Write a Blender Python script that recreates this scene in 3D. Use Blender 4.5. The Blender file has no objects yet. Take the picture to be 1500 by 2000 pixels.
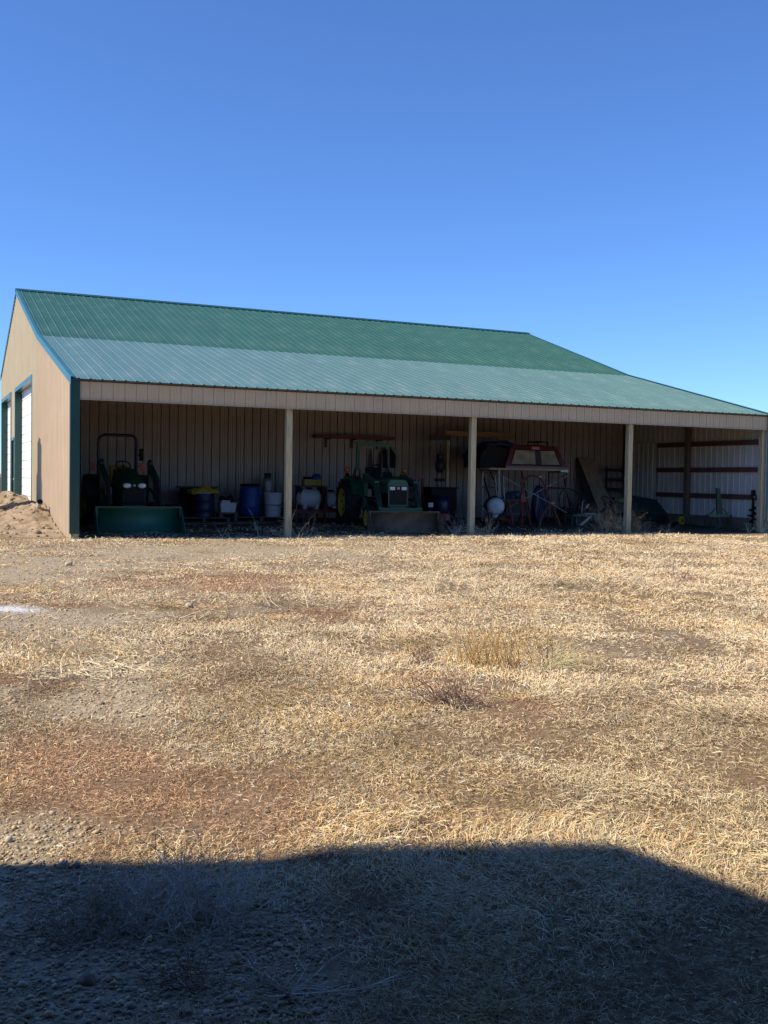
import bpy, math, random
import numpy as np
from mathutils import Vector, Matrix, Euler
R_ = math.radians
random.seed(7); rng = np.random.default_rng(11)
scene = bpy.context.scene
col = scene.collection

# ------------------------------------------------------------------ camera
CAM = np.array([-2.7998, -20.9676, 1.3002]); YAW, PIT, ROL, FPX = 0.4301, -0.0323, 0.0151, 1993.93
fwd = np.array([math.sin(YAW)*math.cos(PIT), math.cos(YAW)*math.cos(PIT), math.sin(PIT)])
r0 = np.array([math.cos(YAW), -math.sin(YAW), 0.0]); u0 = np.cross(r0, fwd)
rgt = math.cos(ROL)*r0 + math.sin(ROL)*u0; upv = -math.sin(ROL)*r0 + math.cos(ROL)*u0
cd = bpy.data.cameras.new('camera'); co = bpy.data.objects.new('camera', cd); col.objects.link(co)
cd.sensor_fit = 'HORIZONTAL'; cd.sensor_width = 36.0; cd.lens = FPX/1500*36.0
cd.clip_start = 0.05; cd.clip_end = 6000
co.matrix_world = Matrix(((rgt[0], upv[0], -fwd[0], CAM[0]), (rgt[1], upv[1], -fwd[1], CAM[1]), (rgt[2], upv[2], -fwd[2], CAM[2]), (0, 0, 0, 1)))
scene.camera = co
def gnd(x, y, z=0.0):
    d = fwd + rgt*(x-750)/FPX - upv*(y-1000)/FPX
    return CAM + d*((z-CAM[2])/d[2])
def atY(x, y, Y):
    d = fwd + rgt*(x-750)/FPX - upv*(y-1000)/FPX
    return CAM + d*((Y-CAM[1])/d[1])

# ------------------------------------------------------------------ light
SUN_EL, SUN_OFF = 44.0, 7.0            # sun stands to the -X side, slightly behind the shed front
w = bpy.data.worlds.new('World'); scene.world = w; w.use_nodes = True
nt = w.node_tree; nt.nodes.clear()
sky = nt.nodes.new('ShaderNodeTexSky'); sky.sky_type = 'NISHITA'; sky.sun_disc = False
sky.sun_elevation = R_(SUN_EL); sky.sun_rotation = R_(270 + SUN_OFF)
sky.altitude = 900; sky.air_density = 1.0; sky.dust_density = 0.0; sky.ozone_density = 8.0
bg = nt.nodes.new('ShaderNodeBackground'); bg.inputs['Strength'].default_value = 0.125
wo = nt.nodes.new('ShaderNodeOutputWorld')
tn = nt.nodes.new('ShaderNodeMix'); tn.data_type = 'RGBA'; tn.blend_type = 'MULTIPLY'; tn.inputs['Factor'].default_value = 1.0
tn.inputs['B'].default_value = (0.80, 0.96, 1.20, 1)      # clear dry air: a purer blue than the model's
nt.links.new(sky.outputs[0], tn.inputs['A']); nt.links.new(tn.outputs['Result'], bg.inputs[0]); nt.links.new(bg.outputs[0], wo.inputs[0])
sd = bpy.data.lights.new('sun', 'SUN'); sd.energy = 5.0; sd.angle = R_(0.5); sd.color = (1.0, 0.89, 0.70)
so = bpy.data.objects.new('sun', sd); col.objects.link(so)
sdir = Vector((-math.cos(R_(SUN_EL))*math.cos(R_(SUN_OFF)), math.cos(R_(SUN_EL))*math.sin(R_(SUN_OFF)), math.sin(R_(SUN_EL))))
so.rotation_euler = sdir.to_track_quat('Z', 'Y').to_euler(); so.location = (-20, 0, 30)
vs = scene.view_settings; vs.view_transform = 'Standard'; vs.look = 'None'; vs.exposure = 0.36; vs.gamma = 1.0
scene.cycles.max_bounces = 6; scene.cycles.diffuse_bounces = 1

# ------------------------------------------------------------------ materials
MATS = {}
def M(name, rgb, rough=0.6, metal=0.0, var=0.15, scale=6.0, bump=0.0, bscale=60.0, stretch=None, dirt=None, spec=0.5, rnd=0.0):
    if name in MATS: return MATS[name]
    m = bpy.data.materials.new(name); m.use_nodes = True; n = m.node_tree.nodes; l = m.node_tree.links
    b = n['Principled BSDF']; b.inputs['Roughness'].default_value = rough; b.inputs['Metallic'].default_value = metal
    b.inputs['Specular IOR Level'].default_value = spec
    tc = n.new('ShaderNodeTexCoord'); mp = n.new('ShaderNodeMapping'); l.new(tc.outputs['Object'], mp.inputs[0])
    if stretch: mp.inputs['Scale'].default_value = stretch
    oi = n.new('ShaderNodeObjectInfo')
    nz = n.new('ShaderNodeTexNoise'); nz.noise_dimensions = '4D'; nz.inputs['Scale'].default_value = scale; nz.inputs['Detail'].default_value = 6
    mw = n.new('ShaderNodeMath'); mw.operation = 'MULTIPLY'; mw.inputs[1].default_value = 37.0
    l.new(oi.outputs['Random'], mw.inputs[0]); l.new(mw.outputs[0], nz.inputs['W']); l.new(mp.outputs[0], nz.inputs['Vector'])
    mx = n.new('ShaderNodeMix'); mx.data_type = 'RGBA'
    c = np.array(rgb); lo = np.clip(c*(1-var), 0, 1); hi = np.clip(c*(1+var), 0, 1)
    mx.inputs['A'].default_value = (*lo, 1); mx.inputs['B'].default_value = (*hi, 1)
    mr = n.new('ShaderNodeMapRange'); mr.inputs['From Min'].default_value = 0.3; mr.inputs['From Max'].default_value = 0.7
    l.new(nz.outputs[0], mr.inputs[0]); l.new(mr.outputs[0], mx.inputs['Factor'])
    out = mx.outputs['Result']
    if rnd > 0:
        hs = n.new('ShaderNodeHueSaturation'); m2 = n.new('ShaderNodeMapRange')
        m2.inputs['To Min'].default_value = 1-rnd; m2.inputs['To Max'].default_value = 1+rnd
        l.new(oi.outputs['Random'], m2.inputs[0]); l.new(m2.outputs[0], hs.inputs['Value']); l.new(out, hs.inputs['Color']); out = hs.outputs[0]
    if dirt:
        nd = n.new('ShaderNodeTexNoise'); nd.inputs['Scale'].default_value = dirt[2]; nd.inputs['Detail'].default_value = 8; nd.inputs['Roughness'].default_value = 0.65
        l.new(mp.outputs[0], nd.inputs['Vector'])
        rd = n.new('ShaderNodeMapRange'); rd.inputs['From Min'].default_value = 0.5; rd.inputs['From Max'].default_value = 0.75; rd.inputs['To Max'].default_value = dirt[1]
        l.new(nd.outputs[0], rd.inputs[0])
        md = n.new('ShaderNodeMix'); md.data_type = 'RGBA'; md.inputs['B'].default_value = (*dirt[0], 1)
        l.new(rd.outputs[0], md.inputs['Factor']); l.new(out, md.inputs['A']); out = md.outputs['Result']
    l.new(out, b.inputs['Base Color'])
    if bump > 0:
        nb = n.new('ShaderNodeTexNoise'); nb.inputs['Scale'].default_value = bscale; nb.inputs['Detail'].default_value = 4
        l.new(mp.outputs[0], nb.inputs['Vector'])
        bp = n.new('ShaderNodeBump'); bp.inputs['Strength'].default_value = bump; bp.inputs['Distance'].default_value = 0.01
        l.new(nb.outputs[0], bp.inputs['Height']); l.new(bp.outputs[0], b.inputs['Normal'])
    MATS[name] = m
    return m
def vcol_mat(name, rough=0.85, translucent=0.0):
    m = bpy.data.materials.new(name); m.use_nodes = True; n = m.node_tree.nodes; l = m.node_tree.links
    b = n['Principled BSDF']; b.inputs['Roughness'].default_value = rough; b.inputs['Specular IOR Level'].default_value = 0.25
    a = n.new('ShaderNodeAttribute'); a.attribute_name = 'tint'; l.new(a.outputs['Color'], b.inputs['Base Color'])
    return m
DUST = ((0.32, 0.26, 0.19), 0.5, 3.0)
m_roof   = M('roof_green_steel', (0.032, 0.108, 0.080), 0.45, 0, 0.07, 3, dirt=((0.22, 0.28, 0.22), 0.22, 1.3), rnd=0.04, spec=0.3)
m_roofl  = M('roof_pale_green_steel', (0.105, 0.195, 0.17), 0.32, 0, 0.08, 3, dirt=((0.32, 0.37, 0.33), 0.35, 1.3), rnd=0.04, spec=0.4)  # lower slope: a paler, greyer green than the upper
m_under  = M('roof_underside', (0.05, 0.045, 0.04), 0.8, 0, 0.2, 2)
m_trim   = M('green_trim', (0.016, 0.075, 0.066), 0.3, 0, 0.08, 3)
m_rake   = M('rake_trim', (0.03, 0.14, 0.165), 0.35, 0, 0.08, 3)  # trim green pushed to blue, the sky's reflection put into the colour
m_tan    = M('tan_steel', (0.57, 0.44, 0.30), 0.5, 0, 0.05, 2, dirt=((0.42, 0.33, 0.24), 0.3, 1.0), rnd=0.025)
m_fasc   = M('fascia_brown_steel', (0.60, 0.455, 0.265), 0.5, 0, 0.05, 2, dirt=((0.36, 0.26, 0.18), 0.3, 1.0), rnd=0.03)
m_back   = M('shaded_inner_wall', (0.44, 0.375, 0.325), 0.6, 0, 0.08, 2, dirt=((0.26, 0.21, 0.17), 0.4, 1.0), rnd=0.05)  # tan wall steel darkened and greyed, the bay's shade put into the colour
m_tan2   = M('pale_tan_steel', (0.55, 0.47, 0.315), 0.5, 0, 0.05, 2, dirt=((0.43, 0.36, 0.25), 0.3, 1.0), rnd=0.025)
m_inner  = M('white_inner_steel', (0.58, 0.56, 0.51), 0.5, 0, 0.06, 2, rnd=0.03)
m_white  = M('white_door', (0.80, 0.80, 0.78), 0.45, 0, 0.03, 3)
m_post   = M('weathered_post', (0.52, 0.44, 0.25), 0.85, 0, 0.28, 5, 0.5, 40, stretch=(8, 8, 0.7))
m_girt   = M('girt_wood', (0.12, 0.055, 0.04), 0.8, 0, 0.3, 5, 0.4, 40, stretch=(6, 0.8, 6))
m_lumber = M('new_lumber', (0.42, 0.24, 0.12), 0.75, 0, 0.2, 5, 0.3, 40, stretch=(0.8, 8, 8))
m_plywood = M('plywood', (0.36, 0.27, 0.17), 0.8, 0, 0.25, 5, 0.2, 30)
m_plank  = M('scaffold_plank', (0.42, 0.33, 0.19), 0.8, 0, 0.3, 5, 0.3, 30, stretch=(0.7, 6, 6))
m_black  = M('black_plastic', (0.010, 0.010, 0.012), 0.6, 0, 0.2, 5, spec=0.2)
m_rubber = M('tyre_rubber', (0.014, 0.014, 0.016), 0.75, 0, 0.25, 8, 0.2, 50, dirt=((0.10, 0.085, 0.07), 0.35, 5.0))
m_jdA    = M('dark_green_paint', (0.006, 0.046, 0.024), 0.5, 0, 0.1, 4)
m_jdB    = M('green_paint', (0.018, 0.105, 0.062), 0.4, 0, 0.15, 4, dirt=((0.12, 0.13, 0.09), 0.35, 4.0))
m_yel    = M('wheel_yellow', (0.52, 0.40, 0.03), 0.45, 0, 0.12, 4, dirt=((0.2, 0.15, 0.08), 0.4, 5.0))
m_ylw    = M('yellow_cloth', (0.50, 0.36, 0.02), 0.6, 0, 0.2, 6)
m_lens   = M('lamp_lens', (0.80, 0.82, 0.85), 0.12, 0, 0.03, 9)
m_orange = M('orange_lens', (0.55, 0.12, 0.02), 0.25, 0, 0.1, 6)
m_redl   = M('red_reflector', (0.50, 0.05, 0.02), 0.3, 0, 0.1, 6)
m_navy   = M('navy_steel', (0.012, 0.016, 0.06), 0.35, 0, 0.1, 4)
m_blue   = M('blue_plastic', (0.01, 0.055, 0.24), 0.4, 0, 0.15, 3)
m_blued  = M('dark_blue_drum', (0.012, 0.016, 0.05), 0.45, 0, 0.25, 3)
m_bluet  = M('blue_tarp', (0.02, 0.045, 0.16), 0.55, 0, 0.25, 6, 0.4, 12)
m_wplas  = M('white_plastic', (0.62, 0.65, 0.66), 0.45, 0, 0.08, 4, dirt=((0.4, 0.38, 0.34), 0.4, 4.0))
m_grey   = M('grey_steel', (0.34, 0.35, 0.36), 0.45, 0.3, 0.15, 5)
m_galv   = M('galvanised', (0.40, 0.40, 0.38), 0.45, 0.6, 0.15, 5)
m_red    = M('red_paint', (0.19, 0.020, 0.020), 0.45, 0, 0.2, 5, dirt=((0.15, 0.08, 0.05), 0.4, 6.0))
m_rust   = M('rusty_red', (0.17, 0.048, 0.032), 0.7, 0, 0.3, 8, 0.2, 60)
m_darkst = M('dark_steel', (0.035, 0.033, 0.034), 0.6, 0.2, 0.3, 6)
m_mud    = M('muddy_bucket', (0.15, 0.105, 0.06), 0.8, 0, 0.3, 5, 0.4, 25, dirt=((0.27, 0.22, 0.15), 0.7, 3.0))
m_maroon = M('maroon_fibreglass', (0.12, 0.012, 0.016), 0.25, 0, 0.12, 4)
m_canvas = M('black_canvas', (0.010, 0.010, 0.013), 0.9, 0, 0.3, 5, 0.4, 20)
m_glass  = M('dusty_glass', (0.33, 0.30, 0.22), 0.15, 0, 0.35, 4)
m_greenb = M('green_bench', (0.03, 0.12, 0.095), 0.6, 0, 0.2, 5)
m_dgreen = M('dark_green_sheet', (0.02, 0.06, 0.06), 0.4, 0, 0.2, 4)
m_barnw  = M('dark_barn_boards', (0.12, 0.05, 0.04), 0.85, 0, 0.25, 4, 0.3, 30, stretch=(6, 6, 0.6))
m_barnr  = M('grey_shingles', (0.09, 0.09, 0.09), 0.9, 0, 0.25, 5)
m_sand   = M('sandy_soil', (0.30, 0.225, 0.145), 0.95, 0, 0.35, 3.0, 1.0, 9, dirt=((0.17, 0.12, 0.075), 0.6, 5.0))
m_stone  = M('grey_stone', (0.42, 0.36, 0.28), 0.9, 0, 0.25, 14, 0.3, 60)
m_weed   = M('dry_weed', (0.58, 0.47, 0.30), 0.9, 0, 0.25, 9)
m_weedg  = M('grey_weed', (0.64, 0.56, 0.45), 0.9, 0, 0.25, 9)
m_weedr  = M('brown_weed', (0.20, 0.11, 0.06), 0.9, 0, 0.25, 9)

# ------------------------------------------------------------------ builders
def link(o, parent=None):
    col.objects.link(o)
    if parent is not None: o.parent = parent
    return o
def thing(name, label, cat, loc=(0, 0, 0), rz=0.0, group=None):
    o = bpy.data.objects.new(name, None); o.empty_display_size = 0.2; col.objects.link(o)
    o.location = loc; o.rotation_euler = (0, 0, rz); tag(o, label, cat, group); return o
def tag(o, label, cat, group=None):
    o['label'] = label; o['category'] = cat
    if group: o['group'] = group
    return o
class MB:
    def __init__(s): s.v = []; s.f = []; s.sm = []
    def add(s, vs_, fs, smooth=False):
        k = len(s.v); s.v += [tuple(map(float, p)) for p in vs_]; s.f += [tuple(i+k for i in f) for f in fs]; s.sm += [smooth]*len(fs); return s
    def box(s, c, d, rot=None):
        c = Vector(c); hx, hy, hz = d[0]/2, d[1]/2, d[2]/2
        pts = [Vector((x*hx, y*hy, z*hz)) for z in (-1, 1) for y in (-1, 1) for x in (-1, 1)]
        if rot is not None:
            e = Euler(rot); pts = [e.to_matrix() @ p for p in pts]
        return s.add([p+c for p in pts], [(0, 2, 3, 1), (4, 5, 7, 6), (0, 1, 5, 4), (2, 6, 7, 3), (0, 4, 6, 2), (1, 3, 7, 5)])
    def bb(s, x0, x1, y0, y1, z0, z1): return s.box(((x0+x1)/2, (y0+y1)/2, (z0+z1)/2), (x1-x0, y1-y0, z1-z0))
    def bar(s, a, b, wd, ht):
        a, b = Vector(a), Vector(b); d = (b-a).normalized(); r = d.cross(Vector((0, 0, 1)))
        if r.length < 1e-3: r = Vector((1, 0, 0))
        r.normalize(); u = r.cross(d); r *= wd/2; u *= ht/2
        return s.add([a-r-u, a+r-u, a+r+u, a-r+u, b-r-u, b+r-u, b+r+u, b-r+u], [(0, 1, 2, 3), (7, 6, 5, 4), (0, 4, 5, 1), (1, 5, 6, 2), (2, 6, 7, 3), (3, 7, 4, 0)])
    def tube(s, path, r, seg=8, caps=True, closed=False):
        P = [Vector(p) for p in path]; n = len(P); rs = r if isinstance(r, (list, tuple)) else [r]*n
        vs_ = []; pu = None
        for i, p in enumerate(P):
            if closed: d = (P[(i+1) % n]-P[i-1])
            else: d = (P[min(i+1, n-1)]-P[max(i-1, 0)])
            d = d.normalized() if d.length > 1e-9 else Vector((0, 0, 1))
            if pu is None:
                pu = d.orthogonal().normalized()
            u = (pu - d*pu.dot(d))
            u = u.normalized() if u.length > 1e-6 else d.orthogonal().normalized()
            pu = u; q = d.cross(u)
            vs_ += [p + (u*math.cos(2*math.pi*k/seg)+q*math.sin(2*math.pi*k/seg))*rs[i] for k in range(seg)]
        fs = []
        for i in range(n if closed else n-1):
            j = (i+1) % n
            fs += [(i*seg+k, i*seg+(k+1) % seg, j*seg+(k+1) % seg, j*seg+k) for k in range(seg)]
        s.add(vs_, fs, seg > 4)
        if caps and not closed:
            s.add(vs_[:seg], [tuple(range(seg-1, -1, -1))]); s.add(vs_[-seg:], [tuple(range(seg))])
        return s
    def cyl(s, a, b, r, r2=None, seg=20): return s.tube([a, b], [r, r if r2 is None else r2], seg)
    def lathe(s, prof, c=(0, 0, 0), seg=24, axis='z', smooth=True):
        c = Vector(c); vs_ = []
        for (r, h) in prof:
            for k in range(seg):
                a = 2*math.pi*k/seg; x, y = r*math.cos(a), r*math.sin(a)
                vs_.append(c + Vector((x, y, h) if axis == 'z' else ((h, x, y) if axis == 'x' else (x, h, y))))
        fs = [(i*seg+k, i*seg+(k+1) % seg, (i+1)*seg+(k+1) % seg, (i+1)*seg+k) for i in range(len(prof)-1) for k in range(seg)]
        return s.add(vs_, fs, smooth)
    def prism(s, poly, a0, a1, axis='x', smooth=False):
        n = len(poly)
        def mk(p, t): return (t, p[0], p[1]) if axis == 'x' else ((p[0], t, p[1]) if axis == 'y' else (p[0], p[1], t))
        vs_ = [mk(p, a0) for p in poly]+[mk(p, a1) for p in poly]
        return s.add(vs_, [tuple(range(n)), tuple(range(2*n-1, n-1, -1))]+[(i, i+n, (i+1) % n+n, (i+1) % n) for i in range(n)], smooth)
    def ball(s, c, r, seg=14, rings=9, jit=0.0):
        if not isinstance(r, (list, tuple)): r = (r, r, r)
        vs_ = []; 
        for i in range(rings+1):
            t = math.pi*i/rings
            for k in range(seg):
                a = 2*math.pi*k/seg; j = 1+random.uniform(-jit, jit)
                vs_.append((c[0]+r[0]*math.sin(t)*math.cos(a)*j, c[1]+r[1]*math.sin(t)*math.sin(a)*j, c[2]+r[2]*math.cos(t)*j))
        return s.add(vs_, [(i*seg+k, (i+1)*seg+k, (i+1)*seg+(k+1) % seg, i*seg+(k+1) % seg) for i in range(rings) for k in range(seg)], True)
    def mesh(s, name, mat):
        me = bpy.data.meshes.new(name); me.from_pydata(s.v, [], s.f)
        me.polygons.foreach_set('use_smooth', s.sm); me.materials.append(mat); me.validate(); me.update(); return me
    def build(s, name, mat, parent=None, bevel=0.0):
        o = bpy.data.objects.new(name, s.mesh(name, mat)); link(o, parent)
        if bevel:
            b = o.modifiers.new('bevel', 'BEVEL'); b.width = bevel; b.segments = 2; b.limit_method = 'ANGLE'
        return o
def arc(cx, cy, r, a0, a1, n): return [(cx+r*math.cos(R_(a0+(a1-a0)*i/n)), cy+r*math.sin(R_(a0+(a1-a0)*i/n))) for i in range(n+1)]

# value noise on the ground plane
_perm = np.random.default_rng(3).random((256, 256))
def vnoise(x, y, s=1.0, o=0):
    x = np.asarray(x, float)*s+o*17.3; y = np.asarray(y, float)*s+o*9.1
    xi = np.floor(x).astype(int); yi = np.floor(y).astype(int); fx = x-xi; fy = y-yi
    fx = fx*fx*(3-2*fx); fy = fy*fy*(3-2*fy)
    g = lambda a, b: _perm[a & 255, b & 255]
    return (g(xi, yi)*(1-fx)+g(xi+1, yi)*fx)*(1-fy)+(g(xi, yi+1)*(1-fx)+g(xi+1, yi+1)*fx)*fy
def fbm(x, y, s=1.0, n=4, o=0): return sum(vnoise(x, y, s*2**i, o+i)*0.5**i for i in range(n))/sum(0.5**i for i in range(n))

# ------------------------------------------------------------------ ground
def ground_h(x, y):
    x = np.asarray(x, float); y = np.asarray(y, float)
    h = (fbm(x, y, 0.35, 3, 1)-0.5)*0.05*np.clip((-y-0.4)/4, 0, 1)
    h = h + (fbm(x, y, 1.7, 3, 5)-0.5)*0.03*np.clip((-y+0.2)/4.0, 0.25, 1)
    h = h + 0.028*np.clip(y, 0, 6)
    return h
# zone weights: blobs given by where their middle and their two half-widths lie on the ground
BLOBS = {
 'gravel': [(40, 1650, 230, 52, 1.15), (60, 1850, 420, 220, 1.3), (330, 1880, 330, 150, 1.2), (560, 1800, 170, 80, .9), (640, 1960, 200, 60, 1),
            (245, 1378, 140, 62, 1.05), (110, 1235, 260, 68, 1.1), (80, 1110, 320, 55, 1.2), (400, 1076, 520, 24, 1.1), (800, 1068, 350, 12, .6), (340, 1430, 110, 45, .75)],
 'red': [(260, 1570, 330, 95, 1), (50, 1345, 100, 26, 1), (420, 1135, 230, 20, .9), (110, 1470, 240, 75, .8), (450, 1350, 90, 40, .7), (560, 1530, 130, 60, .7), (170, 1185, 70, 14, .8),
         (720, 1790, 110, 75, 1.0), (600, 1690, 150, 25, .8), (1470, 1520, 70, 60, .7), (560, 1190, 200, 22, .6), (1400, 1130, 200, 14, .5), (380, 1290, 120, 30, .5), (780, 1560, 90, 50, .5), (900, 1330, 120, 30, .35), (1150, 1390, 200, 30, .35)],
 'white': [(10, 1187, 80, 9, 1.2)],
 'bare': [(560, 1180, 90, 9, .8), (720, 1195, 130, 14, .6), (1420, 1165, 130, 14, .6), (700, 1540, 60, 40, .5), (850, 1400, 100, 30, .3), (1080, 1800, 330, 80, .8), (1200, 1930, 300, 90, .8), (840, 1850, 120, 60, .6), (760, 1480, 150, 45, .5), (1250, 1260, 160, 22, .5), (1000, 1215, 150, 16, .6), (620, 1290, 130, 22, .5), (1330, 1350, 110, 30, .5), (960, 1600, 120, 30, .5), (1250, 1560, 110, 30, .45), (460, 1460, 120, 60, .4)],
}
def _prep(b):
    x, y, rx, ry, wt = b; c = gnd(x, y); a = gnd(x+rx, y)-c; e = (gnd(x, y+ry)-gnd(x, max(y-ry, 1046)))/2
    return c[:2], np.linalg.inv(np.array([[a[0], e[0]], [a[1], e[1]]])), wt
_PB = {k: [_prep(b) for b in v] for k, v in BLOBS.items()}
def zone(kind, x, y):
    out = np.zeros(np.shape(x))
    for c, inv, wt in _PB[kind]:
        dx = x-c[0]; dy = y-c[1]; a = inv[0, 0]*dx+inv[0, 1]*dy; b = inv[1, 0]*dx+inv[1, 1]*dy
        out = np.maximum(out, wt*np.exp(-0.7*(a*a+b*b)))
    return out
def zones(x, y):
    n1 = fbm(x, y, 0.9, 4, 2)-0.5; n2 = fbm(x, y, 1.3, 4, 6)-0.5; n3 = fbm(x, y, 0.5, 3, 8)-0.5
    g = np.clip((zone('gravel', x, y)+n1*1.3+(fbm(x, y, 3.1, 3, 61)-0.5)*1.0-0.42)*1.7, 0, 1)
    g = np.maximum(g, np.clip((x < -3.2)*1.0*(0.55+n1), 0, 1))
    n4 = fbm(x, y, 2.6, 3, 31)-0.5
    r = np.clip((zone('red', x, y)*1.2+n2*1.3+n4*1.0-0.36)*1.9, 0, 0.94)
    b = np.clip((zone('bare', x, y)+n3*1.9+n4*1.4-0.42)*2.2, 0, 1)
    w_ = np.clip((zone('white', x, y)+n1*0.8-0.35)*2.0, 0, 1)
    return g, r, b, w_
def axis_pts(a, b, st, far):
    core = list(np.arange(a, b+1e-6, st)); o = []; d = st
    while True:
        d *= 1.5; p = (o[-1] if o else core[-1])+d; o.append(p)
        if p > far: break
    q = []; d = st
    while True:
        d *= 1.5; p = (q[-1] if q else core[0])-d; q.append(p)
        if p < -far: break
    return np.array(q[::-1]+core+o)
def np_mesh(name, V, F, mat, smooth=False, tint=None, attrs=None):
    """V (n,3); F list of (k,m) index arrays, all faces of one array having m corners"""
    me = bpy.data.meshes.new(name); me.vertices.add(len(V)); me.vertices.foreach_set('co', np.asarray(V, np.float32).ravel())
    loops = np.concatenate([f.ravel() for f in F]); tot = np.concatenate([np.full(len(f), f.shape[1]) for f in F])
    st = np.concatenate([[0], np.cumsum(tot)[:-1]])
    me.loops.add(len(loops)); me.loops.foreach_set('vertex_index', loops.astype(np.int32))
    me.polygons.add(len(tot)); me.polygons.foreach_set('loop_start', st.astype(np.int32)); me.polygons.foreach_set('loop_total', tot.astype(np.int32))
    me.polygons.foreach_set('use_smooth', np.full(len(tot), smooth)); me.update(calc_edges=True)
    for nm, c in ([('tint', tint)] if tint is not None else [])+list((attrs or {}).items()):
        a = me.attributes.new(nm, 'FLOAT_COLOR', 'POINT'); a.data.foreach_set('color', np.concatenate([c, np.ones((len(c), 1))], 1).astype(np.float32).ravel())
    me.materials.append(mat); o = bpy.data.objects.new(name, me); return link(o)
xs = axis_pts(-8, 24, 0.12, 2500); ys = axis_pts(-24, 7.5, 0.12, 2500)
GX, GY = np.meshgrid(xs, ys); fx, fy = GX.ravel(), GY.ravel()
near = (fx > -9) & (fx < 25) & (fy > -25) & (fy < 8.5)
gz = np.where(near, ground_h(np.where(near, fx, 0), np.where(near, fy, 0)), np.where(fy > 7, 0.16, 0.0))
zg, zr, zb, zw = zones(np.where(near, fx, 500), np.where(near, fy, 500))
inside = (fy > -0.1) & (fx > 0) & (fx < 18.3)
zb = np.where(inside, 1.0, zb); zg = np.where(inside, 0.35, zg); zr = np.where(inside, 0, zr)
nx, ny = len(xs), len(ys); ii = (np.arange(ny-1)[:, None]*nx+np.arange(nx-1)[None]).ravel()
gmat = bpy.data.materials.new('dry_ground'); gmat.use_nodes = True
def ground_nodes(m):
    n = m.node_tree.nodes; l = m.node_tree.links; b = n['Principled BSDF']; b.inputs['Roughness'].default_value = 0.95; b.inputs['Specular IOR Level'].default_value = 0.125
    tc = n.new('ShaderNodeTexCoord'); at = n.new('ShaderNodeAttribute'); at.attribute_name = 'zone'; sp = n.new('ShaderNodeSeparateColor'); l.new(at.outputs['Color'], sp.inputs[0])
    a2 = n.new('ShaderNodeAttribute'); a2.attribute_name = 'zone2'; s2 = n.new('ShaderNodeSeparateColor'); l.new(a2.outputs['Color'], s2.inputs[0])
    def noise(sc, det=6, ro=0.6):
        t = n.new('ShaderNodeTexNoise'); t.inputs['Scale'].default_value = sc; t.inputs['Detail'].default_value = det; t.inputs['Roughness'].default_value = ro; l.new(tc.outputs['Object'], t.inputs['Vector']); return t.outputs[0]
    def ramp(f, stops):
        r = n.new('ShaderNodeValToRGB'); e = r.color_ramp.elements
        while len(e) < len(stops): e.new(0.5)
        for k, (p, c) in enumerate(stops): e[k].position = p; e[k].color = (*c, 1)
        l.new(f, r.inputs[0]); return r.outputs[0]
    def mix(f, a, b_):
        x = n.new('ShaderNodeMix'); x.data_type = 'RGBA'; l.new(f, x.inputs['Factor']); l.new(a, x.inputs['A']); l.new(b_, x.inputs['B']); return x.outputs['Result']
    straw = ramp(noise(28, 8, 0.75), [(0.3, (0.09, 0.058, 0.032)), (0.5, (0.23, 0.16, 0.09)), (0.68, (0.46, 0.35, 0.21))])  # ground under the blades darkened to stand for shadow in the gaps
    red = ramp(noise(34, 8, 0.75), [(0.3, (0.10, 0.062, 0.038)), (0.5, (0.235, 0.152, 0.094)), (0.7, (0.42, 0.295, 0.185))])
    soil = ramp(noise(18, 8, 0.7), [(0.3, (0.12, 0.085, 0.052)), (0.5, (0.22, 0.165, 0.105)), (0.7, (0.40, 0.31, 0.205))])
    vo = n.new('ShaderNodeTexVoronoi'); vo.inputs['Scale'].default_value = 55; l.new(tc.outputs['Object'], vo.inputs['Vector'])
    sv = n.new('ShaderNodeSeparateColor'); l.new(vo.outputs['Color'], sv.inputs[0])
    peb = ramp(sv.outputs[0], [(0.0, (0.26, 0.20, 0.13)), (0.5, (0.50, 0.405, 0.27)), (1.0, (0.70, 0.60, 0.44))])
    grav = mix(noise(6, 5), soil, peb)
    wh = ramp(noise(40, 4), [(0.3, (0.5, 0.5, 0.5)), (0.7, (0.75, 0.75, 0.74))])
    c = mix(sp.outputs[1], straw, red); c = mix(sp.outputs[2], c, soil); c = mix(sp.outputs[0], c, grav); c = mix(s2.outputs[0], c, wh)
    shaded_floor = ramp(noise(14, 8, 0.7), [(0.3, (0.045, 0.036, 0.03)), (0.7, (0.13, 0.105, 0.08))]); c = mix(s2.outputs[1], c, shaded_floor)  # soil darkened inside the shed, interior shade put into the colour
    l.new(c, b.inputs['Base Color'])
    bm = n.new('ShaderNodeBump'); bm.inputs['Strength'].default_value = 0.9; bm.inputs['Distance'].default_value = 0.012
    l.new(noise(45, 6, 0.7), bm.inputs['Height'])
    b2 = n.new('ShaderNodeBump'); b2.inputs['Strength'].default_value = 0.35; b2.inputs['Distance'].default_value = 0.008; b2.invert = True
    l.new(vo.outputs['Distance'], b2.inputs['Height']); l.new(bm.outputs[0], b2.inputs['Normal']); l.new(b2.outputs[0], b.inputs['Normal'])
ground_nodes(gmat)
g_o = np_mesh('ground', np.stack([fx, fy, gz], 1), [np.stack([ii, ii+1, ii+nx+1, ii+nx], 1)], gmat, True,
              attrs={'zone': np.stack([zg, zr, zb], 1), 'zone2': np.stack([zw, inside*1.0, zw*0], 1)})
g_o['kind'] = 'structure'; g_o['label'] = 'dry yard of matted straw grass, bare soil and gravel'

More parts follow.
